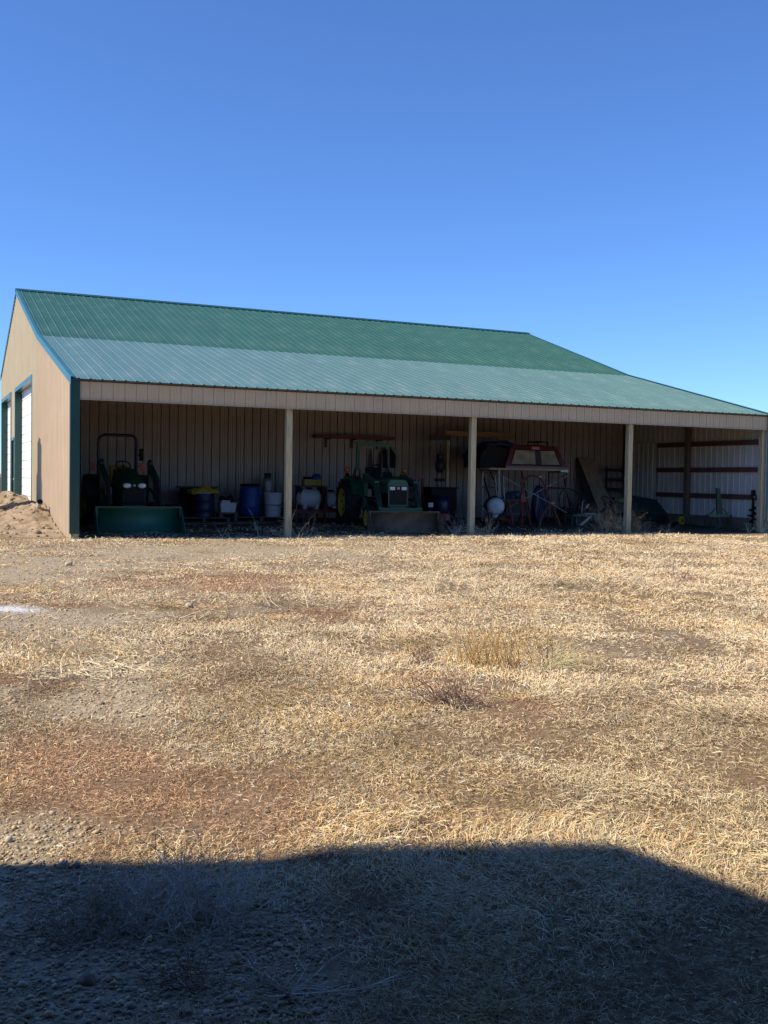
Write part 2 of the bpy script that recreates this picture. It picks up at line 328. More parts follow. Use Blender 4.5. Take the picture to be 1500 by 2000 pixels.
# ------------------------------------------------------------------ the shed
L, BAY, D1, D2, D3 = 18.288, 4.572, 6.1, 12.2, 18.3
HE, HB, HR, HF = 3.211, 4.784, 6.870, 2.799
PW, PITCH = 0.9144, 0.2286
def roof_z(y):
    if y <= D1: return HE+(HB-HE)*y/D1
    if y <= D2: return HB+(HR-HB)*(y-D1)/(D2-D1)
    return HR+(HB-HR)*(y-D2)/(D3-D2)
def rib_profile(u0_, u1_, major=0.022, minor=0.005, half=0.030):
    pts = []; k0 = int(math.floor(u0_/PITCH))-1; k1 = int(math.ceil(u1_/PITCH))+1
    for k in range(k0, k1+1):
        c = (k+0.5)*PITCH
        pts += [(c-half, 0), (c-0.013, major), (c+0.013, major), (c+half, 0)]
        for q in (0.085, 0.145): pts += [(c+q-0.014, 0), (c+q-0.006, minor), (c+q+0.006, minor), (c+q+0.014, 0)]
    pts = [p for p in pts if u0_+1e-4 < p[0] < u1_-1e-4]
    return [(u0_, 0.0)]+pts+[(u1_, 0.0)]
def strip(prof, lo, hi, to3d):
    n = len(prof); b = MB()
    b.add([to3d(u, h, lo(u)) for u, h in prof]+[to3d(u, h, hi(u)) for u, h in prof], [(i, i+1, n+i+1, n+i) for i in range(n-1)]); return b
shed = thing('pole_shed', 'tan metal pole shed with green ribbed roof and open front lean-to', 'shed')
def copies(me, name, locs, parent, rot=None):
    for p in locs:
        o = bpy.data.objects.new(name, me); link(o, parent); o.location = p
        if rot: o.rotation_euler = rot
prof1 = rib_profile(0, PW, 0.016, 0.004)
# roof panels (u along X, running up the slope)
def roof_panels(y0, z0, y1, z1, mat, name):
    d = Vector((0, y1-y0, z1-z0)); ln = d.length; d.normalize(); nrm = Vector((1, 0, 0)).cross(d)
    if nrm.z < 0: nrm = -nrm
    me = strip(prof1, lambda u: 0, lambda u: ln, lambda u, h, t: tuple(Vector((u, 0, 0))+d*t+nrm*h)).mesh(name, mat)
    copies(me, name, [(i*PW, y0, z0) for i in range(20)], shed)
s1 = (HB-HE)/D1; s2 = (HR-HB)/(D2-D1)
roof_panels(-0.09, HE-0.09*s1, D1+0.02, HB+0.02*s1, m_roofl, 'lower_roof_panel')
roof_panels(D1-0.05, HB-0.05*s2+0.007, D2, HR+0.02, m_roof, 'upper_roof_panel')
roof_panels(D3+0.1, HB-0.1*s2, D2, HR+0.02, m_roof, 'rear_roof_panel')
MB().prism([(D2-0.16, HR-0.16*s2+0.047), (D2, HR+0.055), (D2+0.16, HR-0.16*s2+0.047), (D2, HR+0.072)], -0.05, L+0.05).build('ridge_cap', m_trim, shed)
# dark deck under the steel, rafters and purlins
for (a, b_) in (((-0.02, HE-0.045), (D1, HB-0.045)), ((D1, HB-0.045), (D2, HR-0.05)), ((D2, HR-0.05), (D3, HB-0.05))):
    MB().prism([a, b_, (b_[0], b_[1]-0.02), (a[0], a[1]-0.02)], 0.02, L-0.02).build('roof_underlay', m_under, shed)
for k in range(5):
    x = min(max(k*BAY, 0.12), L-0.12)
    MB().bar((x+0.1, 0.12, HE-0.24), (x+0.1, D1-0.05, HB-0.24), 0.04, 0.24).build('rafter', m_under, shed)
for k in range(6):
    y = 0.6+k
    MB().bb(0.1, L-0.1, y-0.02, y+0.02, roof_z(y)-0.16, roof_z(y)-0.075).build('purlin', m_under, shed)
# back wall of the open bay, fascia
def groove_profile(depth, half):
    pts = [(0.0, 0.0)]
    for k in range(4):
        c = (k+0.5)*PITCH
        for q in (-0.075, 0.075) if k == 0 else (0.075,): pass
        pts += [(c-half, 0), (c-half+0.004, -depth), (c+half-0.004, -depth), (c+half, 0)]
        for q in (0.085, 0.145):
            if c+q+0.015 < PW: pts += [(c+q-0.014, 0), (c+q-0.006, 0.006), (c+q+0.006, 0.006), (c+q+0.014, 0)]
    return pts+[(PW, 0.0)]
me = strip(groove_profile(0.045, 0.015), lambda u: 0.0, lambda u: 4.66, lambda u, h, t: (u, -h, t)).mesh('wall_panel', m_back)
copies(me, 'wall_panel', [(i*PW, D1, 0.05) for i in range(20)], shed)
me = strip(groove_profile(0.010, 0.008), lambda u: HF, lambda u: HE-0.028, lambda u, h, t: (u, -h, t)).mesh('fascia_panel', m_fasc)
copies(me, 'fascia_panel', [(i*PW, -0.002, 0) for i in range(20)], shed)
MB().bb(0.0, L, 0.012, 0.055, HF+0.012, HE-0.07).build('header_beam', m_post, shed)
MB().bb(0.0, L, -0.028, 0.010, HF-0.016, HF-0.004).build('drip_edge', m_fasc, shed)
# left gable: panels cut to the roof line and round the door openings
DOORS = [(7.55, 12.45, 3.80), (12.88, 13.82, 2.40), (14.10, 17.90, 3.80)]
cuts = sorted(set([round(i*PW, 4) for i in range(7)]+[6.4]+[round(6.4+i*PW, 4) for i in range(1, 13)]+[D3]+[d for a in DOORS for d in a[:2]]))
cuts = [c for c in cuts if c <= D3]
for a, b_ in zip(cuts[:-1], cuts[1:]):
    if b_-a < 0.01: continue
    zb_ = 0.0
    for d in DOORS:
        if a >= d[0]-1e-3 and b_ <= d[1]+1e-3: zb_ = d[2]
    pr = rib_profile(a, b_, 0.019, 0.004, 0.026)
    if b_ > D2 > a: pr = sorted(pr+[(D2, 0.0)])
    strip(pr, lambda u: zb_, lambda u: roof_z(u)-0.03, lambda u, h, t: (-h, u, t)).build('gable_panel', m_tan if b_ <= 6.41 else m_tan2, shed)
for z in (0.95, 1.72, 2.47, 3.1):
    sc = MB()
    for k in range(27):
        y = (k+0.5)*PITCH+0.06
        if z < roof_z(y)-0.2: sc.box((-0.008, y, z), (0.010, 0.022, 0.022))
    sc.build('screw_row', m_tan2, shed)['kind'] = 'stuff'
# doors on the gable
for (a, b_, zt) in (DOORS[0], DOORS[2]):
    dr = bpy.data.objects.new('overhead_door', None); link(dr, shed); dr.location = (0.18, a, 0.12); dr['label'] = 'white sectional overhead door in a green frame'
    wd, n_ = b_-a, 7; hh = (zt-0.12)/n_
    for i in range(n_):
        z0 = i*hh
        b2 = MB().prism([(0, z0+0.006), (0, z0+hh*0.47), (0.012, z0+hh*0.485), (0.012, z0+hh*0.515), (0, z0+hh*0.53), (0, z0+hh-0.006), (0.045, z0+hh-0.006), (0.045, z0+0.006)], 0, wd, 'y')
        b2.build('door_section', m_white, dr)
    MB().bb(0.045, 0.06, 0, wd, 0, zt-0.12).build('door_backing', m_black, dr)
    fr = bpy.data.objects.new('door_frame', None); link(fr, shed)
    MB().bb(-0.03, 0.24, a-0.11, a, 0, zt).build('jamb', m_trim, fr); MB().bb(-0.03, 0.24, b_, b_+0.11, 0, zt).build('jamb', m_trim, fr)
    MB().bb(-0.03, 0.24, a-0.11, b_+0.11, zt, zt+0.12).build('lintel', m_trim, fr)
    MB().bb(0.17, 0.24, a, b_, zt-0.06, zt).build('top_seal', m_white, fr)
a, b_, zt = DOORS[1]
wdoor = MB().bb(0.03, 0.075, a+0.05, b_-0.05, 0.12, zt-0.06).build('walk_door', m_trim, shed)
hnd = MB().ball((0.0, a+0.13, 1.12), 0.032).cyl((0.03, a+0.13, 1.12), (0.0, a+0.13, 1.12), 0.012).build('door_handle', m_lens, wdoor)
fr = MB().bb(-0.02, 0.09, a, a+0.05, 0, zt).bb(-0.02, 0.09, b_-0.05, b_, 0, zt).bb(-0.025, 0.09, a, b_, zt-0.055, zt+0.03).build('walk_door_frame', m_trim, shed)
# trims
for x0, x1 in ((-0.04, -0.028), (L+0.028, L+0.04)):
    sg = 1 if x0 > 0 else -1
    for (ya, yb) in ((-0.10, D1), (D1, D2), (D2, D3+0.1)):
        za = (HE-0.10*s1 if ya < 0 else roof_z(ya)); zb_ = (HB-0.1*s2 if yb > D3 else roof_z(yb)); up_ = 0.03
        t = MB().prism([(ya, za-0.115), (yb, zb_-0.115), (yb, zb_+up_), (ya, za+up_)], x0, x1)
        xa, xb = (x0, 0.05) if sg < 0 else (L-0.05, x1)
        t.prism([(ya, za+up_+0.001), (yb, zb_+up_+0.001), (yb, zb_+up_+0.010), (ya, za+up_+0.010)], xa, xb)
        t.build('rake_trim', m_rake if ya < D2 else m_trim, shed)
for xa, xb, xs_ in ((-0.036, 0.150, -0.036), (L-0.05, L+0.036, L+0.026)):
    MB().bb(xa, xb, -0.038, -0.030, 0.12, HE-0.05).bb(xs_, xs_+0.010, -0.0295, 0.07, 0.12, HE-0.055).build('corner_trim', m_trim, shed)
# posts
for k in range(5):
    x = min(max(k*BAY, 0.085), L-0.075)
    w2 = 0.068; top = HF+0.35
    p = MB()
    sec = [(x-w2, 0.062), (x+w2, 0.062), (x+w2, 0.062+2*w2), (x-w2, 0.062+2*w2)]
    lean = random.uniform(-0.012, 0.012)
    p.add([(a_, b2, -0.2) for a_, b2 in sec]+[(a_+lean, b2, top) for a_, b2 in sec], [(0, 3, 2, 1), (4, 5, 6, 7), (0, 1, 5, 4), (1, 2, 6, 5), (2, 3, 7, 6), (3, 0, 4, 7)])
    p.build('post', m_post, shed, 0.006)
MB().bb(0.02, 0.14, -0.022, 0.055, -0.1, 0.125).build('post_foot', m_post, shed)
# right end wall seen from inside
cuts = [round(i*PW, 4) for i in range(7)]+[D1]
for a, b_ in zip(cuts[:-1], cuts[1:]):
    if b_-a < 0.02: continue
    strip(rib_profile(a, b_), lambda u: 0.36, lambda u: roof_z(u)-0.03, lambda u, h, t: (L-h*0.8, u, t)).build('inner_panel', m_inner, shed)
cuts = [D1+i*PW for i in range(14)]; cuts = [c for c in cuts if c < D3]+[D3]
for a, b_ in zip(cuts[:-1], cuts[1:]):
    pr = rib_profile(a, b_)
    if b_ > D2 > a: pr = sorted(pr+[(D2, 0.0)])
    strip(pr, lambda u: 0.0, lambda u: roof_z(u)-0.03, lambda u, h, t: (L+h, u, t)).build('gable_panel', m_tan2, shed)
me = strip(prof1, lambda u: 0.0, lambda u: HB-0.05, lambda u, h, t: (u, h, t)).mesh('rear_wall_panel', m_tan2)
copies(me, 'rear_wall_panel', [(i*PW, D3, 0) for i in range(20)], shed)
MB().bb(L-0.06, L-0.025, 0.13, D1-0.01, 0.0, 0.375).build('skirt_board', M('skirt_wood', (0.16, 0.12, 0.085), 0.85, 0, 0.3, 5, 0.3, 30), shed)
for z in (0.95, 1.71, 2.47):
    MB().bb(L-0.066, L-0.026, 0.21, 2.98, z-0.07, z+0.07).build('girt', m_girt, shed)
    MB().bb(L-0.066, L-0.026, 3.13, 5.9, z-0.07, z+0.07).build('girt', m_girt, shed)
MB().bb(L-0.17, L-0.022, 2.985, 3.125, 0, 3.75).build('wall_post', M('dark_post', (0.16, 0.125, 0.09), 0.85, 0, 0.3, 5, 0.4, 40, stretch=(8, 8, 0.7)), shed)
MB().bb(L-0.17, L-0.022, 5.9, 6.04, 0, 4.5).build('wall_post', MATS['dark_post'], shed)
for a, b_ in ((4.50, 5.20), (5.20, 5.88)):
    strip(rib_profile(a, b_), lambda u: 0.36, lambda u: 2.55, lambda u, h, t: (L-0.072-h, u, t)).build('liner_panel', m_inner, shed)

# ------------------------------------------------------------------ tractors (forward is -Y, rear axle over the origin)
def wheel(parent, x, y, r, wd, rr, side, lugs, yel=m_yel):
    wt = bpy.data.objects.new('wheel', None); link(wt, parent); wt.location = (x, y, r)
    h = wd/2
    t = MB().lathe([(rr, -h*0.75), (rr+0.02, -h*0.95), (r*0.86, -h), (r*0.95, -h*0.82), (r*0.965, 0), (r*0.95, h*0.82), (r*0.86, h), (rr+0.02, h*0.95), (rr, h*0.75)], (0, 0, 0), 32, 'x')
    for k in range(lugs):
        for sg in (-1, 1):
            a = 2*math.pi*(k+0.25*sg)/lugs
            c = Vector((sg*h*0.48, math.cos(a)*r*0.965, math.sin(a)*r*0.965))
            t.box(c, (h*0.98, r*0.075, r*0.075), (a, 0, 0.0))
    t.build('tyre', m_rubber, wt)
    o = side*h
    t = MB().lathe([(rr+0.012, o*0.95), (rr-0.01, o*0.98), (rr-0.03, o*0.7), (rr*0.45, o*0.45), (rr*0.42, o*0.62), (rr*0.2, o*0.66), (0.001, o*0.66)], (0, 0, 0), 28, 'x')
    t.lathe([(rr+0.005, -o*0.9), (rr*0.3, -o*0.3), (0.001, -o*0.3)], (0, 0, 0), 24, 'x')
    rim = t.build('rim', yel, wt)
    b2 = MB()
    for k in range(6):
        a = 2*math.pi*k/6; b2.cyl((o*0.40, math.cos(a)*rr*0.62, math.sin(a)*rr*0.62), (o*0.66, math.cos(a)*rr*0.62, math.sin(a)*rr*0.62), rr*0.09, seg=8)
    b2.build('wheel_bolts', m_darkst, wt)['kind'] = 'stuff'
def bucket(parent, wd, y0, ht, dp, mat, lipmat):
    bk = bpy.data.objects.new('bucket', None); link(bk, parent); bk.location = (0, y0, 0.015)
    pr = [(-dp, 0.0), (-0.20, 0.0)]+[(0.10*math.sin(math.pi*(0.08+0.84*k/10))-0.09*(1-k/10)**3-0.02, ht*(0.02+0.98*k/10)) for k in range(11)]
    th = 0.012
    poly = pr+[(y+0.012 if y > -0.1 else y, z-th if z < 0.05 else z) for (y, z) in reversed(pr)]
    m = MB()
    for (ya, za), (yb, zb_) in zip(pr[:-1], pr[1:]):
        d = Vector((0, yb-ya, zb_-za)); nn = Vector((0, d.z, -d.y)).normalized()*th
        m.prism([(ya, za), (yb, zb_), (yb+nn.y, zb_+nn.z), (ya+nn.y, za+nn.z)], -wd/2, wd/2) if False else None
    k_ = len(pr); m.add([(s_*wd/2, y, z) for s_ in (-1, 1) for y, z in pr], [(i, k_+i, k_+i+1, i+1) for i in range(k_-1)], True)
    sh_ = m.build('shell', mat, bk); sm_ = sh_.modifiers.new('plate', 'SOLIDIFY'); sm_.thickness = th; sm_.offset = 1
    for s_ in (-1, 1):
        MB().prism(pr+[(-0.10, ht*0.97), (-dp*0.82, 0.10)], s_*wd/2-0.007, s_*wd/2+0.007).build('side_plate', mat, bk)
        MB().bb(s_*(wd/2-0.02)-0.03, s_*(wd/2-0.02)+0.03, -0.055, -0.02, ht-0.20, ht+0.01).build('side_stiffener', mat, bk)
    MB().bb(-wd/2, wd/2, -0.05, 0.015, ht-0.005, ht+0.022).build('top_lip', lipmat, bk)
    MB().bb(-wd/2-0.01, wd/2+0.01, -dp-0.05, -dp+0.06, -0.005, 0.014).build('cutting_edge', m_darkst, bk)
def loader(parent, xw, pts, mat, cyl_mat, seat_y):
    for s_ in (-1, 1):
        a = MB()
        for p, q in zip(pts[:-1], pts[1:]): a.bar((s_*xw, p[0], p[1]), (s_*xw, q[0], q[1]), 0.075, 0.15)
        for p in pts: a.cyl((s_*xw-0.042, p[0], p[1]), (s_*xw+0.042, p[0], p[1]), 0.075, seg=14)
        arm = a.build('loader_arm', mat, parent)
        MB().cyl((s_*xw, pts[0][0]-0.05, pts[0][1]-0.52), (s_*xw, pts[1][0]+0.05, pts[1][1]-0.42), 0.032, seg=10).cyl((s_*xw, pts[1][0]+0.02, pts[1][1]-0.40), (s_*xw, pts[1][0]-0.16, pts[1][1]-0.22), 0.020, seg=10).build('lift_cylinder', cyl_mat, arm)
        MB().cyl((s_*xw, pts[1][0]-0.1, pts[1][1]+0.02), (s_*xw, pts[2][0]-0.02, pts[2][1]+0.25), 0.030, seg=10).build('tilt_cylinder', cyl_mat, arm)
        MB().bb(s_*xw-0.05, s_*xw+0.05, seat_y-0.10, seat_y+0.10, 0.45, pts[0][1]+0.06).build('loader_upright', mat, parent)
    e = pts[-1]
    MB().cyl((-xw, e[0]+0.12, e[1]+0.06), (xw, e[0]+0.12, e[1]+0.06), 0.05, seg=12).build('cross_tube', mat, parent)
    MB().bb(-xw-0.05, xw+0.05, e[0]+0.02, e[0]+0.06, e[1]-0.06, e[1]+0.20).build('carrier_plate', mat, parent)
    MB().tube([(xw-0.05, pts[0][0], pts[0][1]-0.1), (xw-0.09, pts[1][0], pts[1][1]-0.03), (xw-0.08, pts[2][0]+0.1, pts[2][1]+0.15)], 0.012, 6).build('hydraulic_hose', m_black, parent)

# tractor A: dark, nearly head-on
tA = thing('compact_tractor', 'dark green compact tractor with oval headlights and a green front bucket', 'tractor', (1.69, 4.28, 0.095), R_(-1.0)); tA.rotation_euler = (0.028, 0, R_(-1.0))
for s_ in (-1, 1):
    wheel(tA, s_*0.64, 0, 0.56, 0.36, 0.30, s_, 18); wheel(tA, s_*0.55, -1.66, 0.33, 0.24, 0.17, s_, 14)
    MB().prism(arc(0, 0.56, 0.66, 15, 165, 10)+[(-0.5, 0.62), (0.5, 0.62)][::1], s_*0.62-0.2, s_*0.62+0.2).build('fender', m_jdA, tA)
MB().bb(-0.2, 0.2, -1.75, 0.25, 0.35, 0.72).build('chassis', m_darkst, tA, 0.03)
MB().cyl((-0.5, -1.66, 0.33), (0.5, -1.66, 0.33), 0.06, seg=12).cyl((-0.5, 0, 0.56), (0.5, 0, 0.56), 0.12, seg=12).build('axle', m_darkst, tA)
hd = MB()
secs = [(-2.06, 0.24, 0.62, 0.98), (-2.02, 0.26, 0.60, 1.06), (-1.85, 0.285, 0.60, 1.16), (-1.45, 0.30, 0.62, 1.28), (-1.05, 0.31, 0.66, 1.37), (-0.85, 0.30, 0.70, 1.40)]
rings = []
for (y, hw, zb_, zt) in secs:
    rings.append([(-hw, y, zb_), (-hw*1.02, y, zb_+(zt-zb_)*0.6), (-hw*0.92, y, zb_+(zt-zb_)*0.85), (-hw*0.6, y, zt-0.02), (0, y, zt), (hw*0.6, y, zt-0.02), (hw*0.92, y, zb_+(zt-zb_)*0.85), (hw*1.02, y, zb_+(zt-zb_)*0.6), (hw, y, zb_)])
vv = [p for r in rings for p in r]; ff = [(i*9+k, i*9+k+1, (i+1)*9+k+1, (i+1)*9+k) for i in range(len(rings)-1) for k in range(8)]
hd.add(vv, ff, True); hd.add(rings[0], [tuple(range(9))]); hd.add(rings[-1], [tuple(range(8, -1, -1))])
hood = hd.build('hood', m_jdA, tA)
MB().bb(-0.225, 0.225, -2.085, -2.055, 0.60, 0.98).build('grille', m_black, tA)
for k in range(6): MB().bb(-0.21, 0.21, -2.094, -2.0845, 0.63+k*0.045, 0.642+k*0.045).build('grille_bar', m_black, tA)
for s_ in (-1, 1):
    MB().ball((s_*0.165, -2.085, 1.03), (0.095, 0.05, 0.058)).build('headlight', m_lens, tA)
    MB().bb(s_*0.30-0.015, s_*0.30+0.015, -2.1, -1.5, 0.45, 0.50).build('guard_rail', m_darkst, tA)
MB().bb(-0.028, 0.028, -2.078, -2.05, 1.01, 1.06).build('badge', M('badge_gold', (0.45, 0.36, 0.08), 0.4), tA, 0.006)
MB().bb(-0.27, 0.27, -0.85, -0.72, 0.7, 1.36).build('dashboard', m_black, tA, 0.02)
sw = MB().tube([(0.17*math.cos(2*math.pi*k/20), -0.52+0.17*math.sin(2*math.pi*k/20)*0.75, 1.44+0.17*math.sin(2*math.pi*k/20)*0.66) for k in range(20)], 0.016, 8, closed=True)
sw.cyl((0, -0.52, 1.44), (0, -0.72, 1.22), 0.02, seg=8)
for a in (90, 210, 330): sw.cyl((0, -0.52, 1.43), (0.165*math.cos(R_(a)), -0.52+0.12*math.sin(R_(a)), 1.44+0.108*math.sin(R_(a))), 0.01, seg=6)
sw.build('steering_wheel', m_black, tA)
st_ = MB().box((0, -0.10, 0.98), (0.46, 0.44, 0.12)).box((0, 0.16, 1.22), (0.44, 0.10, 0.46), (R_(-10), 0, 0)).build('seat', M('seat_yellow', (0.28, 0.22, 0.02), 0.6), tA, 0.04)
rp = [(-0.46, 0.30, 0.75), (-0.46, 0.30, 1.95), (-0.45, 0.30, 2.05), (-0.41, 0.30, 2.13), (-0.33, 0.30, 2.175), (0.33, 0.30, 2.175), (0.41, 0.30, 2.13), (0.45, 0.30, 2.05), (0.46, 0.30, 1.95), (0.46, 0.30, 0.75)]
MB().tube(rp, 0.038, 10).build('roll_bar', m_navy, tA)
for s_ in (-1, 1):
    MB().bb(s_*0.60-0.045, s_*0.60+0.045, 0.22, 0.28, 1.36, 1.50).bb(s_*0.60-0.05, s_*0.60-0.05+0.1, 0.28, 0.30, 1.30, 1.36).build('marker_light', m_redl, tA)
    MB().bar((s_*0.46, 0.30, 1.42), (s_*0.60, 0.27, 1.42), 0.02, 0.02).build('light_bracket', m_darkst, tA)
MB().bb(0.52, 0.62, 0.24, 0.32, 1.56, 1.86).build('manual_tube', m_black, tA, 0.02)
MB().bar((0.46, 0.30, 1.7), (0.54, 0.28, 1.7), 0.02, 0.05).build('tube_bracket', m_darkst, tA)
loader(tA, 0.56, [(-0.92, 1.46), (-1.85, 1.12), (-2.42, 0.36)], m_jdA, m_darkst, -0.95)
for s_ in (-1, 1): MB().ball((s_*0.56, -0.92, 1.50), (0.07, 0.09, 0.11)).build('arm_cap', m_darkst, tA)
MB().bb(-0.26, 0.26, -2.16, -2.10, 0.42, 0.60).build('front_bumper', m_jdA, tA, 0.01)
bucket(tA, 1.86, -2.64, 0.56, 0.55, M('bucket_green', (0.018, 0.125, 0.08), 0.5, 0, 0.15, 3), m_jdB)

# tractor B: green with yellow rims, turned a little
tB = thing('utility_tractor', 'green utility tractor with yellow rims, square headlights and a muddy bucket', 'tractor', (8.18, 3.62, 0.072), R_(-7.5)); tB.rotation_euler = (0.028, 0, R_(-7.5))
for s_ in (-1, 1):
    wheel(tB, s_*0.70, 0, 0.61, 0.40, 0.36, s_, 18); wheel(tB, s_*0.60, -1.68, 0.31, 0.22, 0.19, s_, 14)
    MB().prism(arc(0, 0.61, 0.70, 25, 150, 9)+[(-0.48, 0.75), (0.5, 0.75)], s_*0.60-0.16, s_*0.60+0.16).build('fender', m_jdB, tB)
    MB().cyl((s_*0.78, -0.12, 1.28), (s_*0.78, -0.12, 1.38), 0.05, seg=12).build('lamp_stalk', m_black, tB)
    MB().ball((s_*0.78, -0.12, 1.46), (0.075, 0.06, 0.075)).build('flasher_lamp', m_orange, tB)
MB().bb(-0.2, 0.2, -1.75, 0.25, 0.38, 0.75).build('chassis', m_darkst, tB, 0.03)
MB().cyl((-0.5, -1.68, 0.31), (0.5, -1.68, 0.31), 0.06, seg=12).cyl((-0.5, 0, 0.61), (0.5, 0, 0.61), 0.12, seg=12).build('axle', m_darkst, tB)
MB().prism([(-0.26, 0.92), (-0.26, 1.16), (-0.23, 1.24), (-0.17, 1.275), (0.17, 1.275), (0.23, 1.24), (0.26, 1.16), (0.26, 0.92)], -2.02, -0.75, 'y').build('hood', m_jdB, tB, 0.015)
gr = MB().bb(-0.245, 0.245, -2.00, -1.3, 0.64, 0.93).build('engine_block', m_black, tB)
gf = MB().bb(-0.255, -0.225, -2.06, -2.02, 0.66, 1.12).bb(0.225, 0.255, -2.06, -2.02, 0.66, 1.12).bb(-0.255, 0.255, -2.06, -2.02, 0.62, 0.66).bb(-0.255, 0.255, -2.06, -2.02, 1.12, 1.15).build('grille_frame', m_jdB, tB)
MB().bb(-0.223, 0.223, -2.045, -2.022, 0.662, 1.118).build('grille', m_black, tB)
for k in range(9): MB().bb(-0.20+k*0.05-0.006, -0.20+k*0.05+0.006, -2.055, -2.0455, 0.68, 0.99).build('grille_bar', m_darkst, tB)
for s_ in (-1, 1): MB().bb(s_*0.15-0.065, s_*0.15+0.065, -2.07, -2.046, 1.02, 1.10).build('headlight', m_lens, tB, 0.006)
MB().bb(-0.033, 0.033, -2.068, -2.046, 1.03, 1.095).build('badge', m_galv, tB, 0.006)
MB().bb(-0.20, 0.20, -2.12, -2.03, 0.50, 0.61).build('front_weight', m_jdB, tB, 0.015)
MB().bb(-0.26, 0.26, -0.75, -0.60, 0.8, 1.42).build('dashboard', m_black, tB, 0.03)
sw = MB().tube([(0.19*math.cos(2*math.pi*k/20), -0.42+0.19*math.sin(2*math.pi*k/20)*0.8, 1.50+0.19*math.sin(2*math.pi*k/20)*0.55) for k in range(20)], 0.016, 8, closed=True)
sw.cyl((0, -0.42, 1.5), (0, -0.62, 1.25), 0.02, seg=8)
for a in (90, 210, 330): sw.cyl((0, -0.42, 1.49), (0.18*math.cos(R_(a)), -0.42+0.14*math.sin(R_(a)), 1.50+0.1*math.sin(R_(a))), 0.01, seg=6)
sw.build('steering_wheel', m_black, tB)
MB().box((0.05, 0.0, 1.02), (0.48, 0.46, 0.12)).box((0.05, 0.26, 1.28), (0.46, 0.10, 0.50), (R_(-10), 0, 0)).build('seat', m_black, tB, 0.04)
MB().tube([(-0.50, 0.20, 0.8), (-0.50, 0.20, 1.35), (-0.43, 0.20, 1.55), (-0.42, 0.20, 2.2)], 0.04, 8).tube([(0.50, 0.20, 0.8), (0.50, 0.20, 1.35), (0.43, 0.20, 1.55), (0.42, 0.20, 2.2)], 0.04, 8).bb(-0.45, 0.45, 0.16, 0.24, 2.08, 2.19).prism([(-0.42, 2.08), (-0.30, 2.08), (-0.42, 1.96)], 0.17, 0.23, 'y').prism([(0.42, 2.08), (0.30, 2.08), (0.42, 1.96)], 0.17, 0.23, 'y').build('roll_bar', m_jdB, tB)
MB().cyl((-0.1, -0.95, 1.27), (-0.1, -0.95, 1.55), 0.028, seg=10).tube([(-0.1, -0.95, 1.5), (-0.1, -0.95, 1.85), (-0.14, -0.92, 1.95)], 0.022, 8).build('exhaust_pipe', m_darkst, tB)
for s_ in (-1, 1): MB().tube([(s_*0.45, 0.2, 2.15), (s_*0.60, 0.2, 2.20 if s_ < 0 else 2.02)], 0.006, 5).build('mirror_stalk', m_darkst, tB)
MB().tube([(-0.62, -0.35, 1.20), (-0.62, -0.35, 1.48), (-0.5, -0.35, 1.5), (-0.5, -0.35, 1.2)], 0.015, 6).build('grab_rail', m_black, tB)
loader(tB, 0.50, [(-0.80, 1.32), (-1.80, 1.16), (-2.30, 0.40)], m_jdB, m_darkst, -0.85)
for s_ in (-1, 1): MB().bb(s_*0.5-0.06, s_*0.5+0.06, -1.9, -1.0, 1.16, 1.24).build('arm_plate', m_jdB, tB, 0.02)
bucket(tB, 1.78, -2.55, 0.50, 0.52, m_mud, m_mud)

# ------------------------------------------------------------------ stored things
def fl(x, y): return float(ground_h(x, y))
def at(px_, Y): 
    p = atY(px_, 1000, Y); return float(p[0]), float(Y)
def one(mb, name, mat, label, cat, loc=(0, 0, 0), rz=0.0, group=None, bevel=0.0):
    o = mb.build(name, mat, None, bevel); o.location = loc; o.rotation_euler = (0, 0, rz); return tag(o, label, cat, group)
# pallet carrying the drums at the left of the first bay
def pallet(x, y, wd, dp, label, z=0.0, rz=0):
    t = thing('wooden_pallet', label, 'pallet', (x, y, z), rz, 'pallets under the stored drums')
    for k in range(7):
        yy = -dp/2+dp*(k+0.5)/7; MB().bb(-wd/2, wd/2, yy-dp*0.055, yy+dp*0.055, 0.10, 0.12).build('deck_board', m_oldwood, t)
    for k in (-1, 0, 1): MB().bb(k*(wd/2-0.05)-0.04, k*(wd/2-0.05)+0.04, -dp/2, dp/2, 0.015, 0.098).build('stringer', m_oldwood, t)
    for yy in (-dp/2+0.05, dp/2-0.05): MB().bb(-wd/2, wd/2, yy-0.045, yy+0.045, 0.0, 0.014).build('bottom_board', m_oldwood, t)
    return z+0.12
m_oldwood = M('old_pallet_wood', (0.13, 0.11, 0.09), 0.9, 0, 0.3, 5, 0.3, 30)
za = fl(3.6, 4.9); x, y = at(388, 4.9); zp = pallet(x+0.0, y, 1.35, 1.15, 'grey wooden pallet under the dark blue drum and black cabinet', za)
x, y = at(500, 5.05); zq = pallet(x, y, 1.5, 1.0, 'grey wooden pallet under the blue barrel and white can', fl(x, y))
# low dark cabinet behind the drum
x, y = at(384, 5.25)
cab = thing('storage_cabinet', 'tall black storage cabinet with a thin overhanging top behind the dark drum', 'cabinet', (x, y, zp))
MB().bb(-0.42, 0.42, -0.2, 0.2, 0.0, 0.74).build('body', m_black, cab, 0.01); MB().bb(-0.50, 0.50, -0.26, 0.24, 0.742, 0.775).build('top', M('dark_board', (0.06, 0.04, 0.03), 0.8), cab)
for s_ in (-1, 1): MB().bb(s_*0.21-0.195, s_*0.21+0.195, -0.215, -0.202, 0.03, 0.71).build('door_panel', m_black, cab)
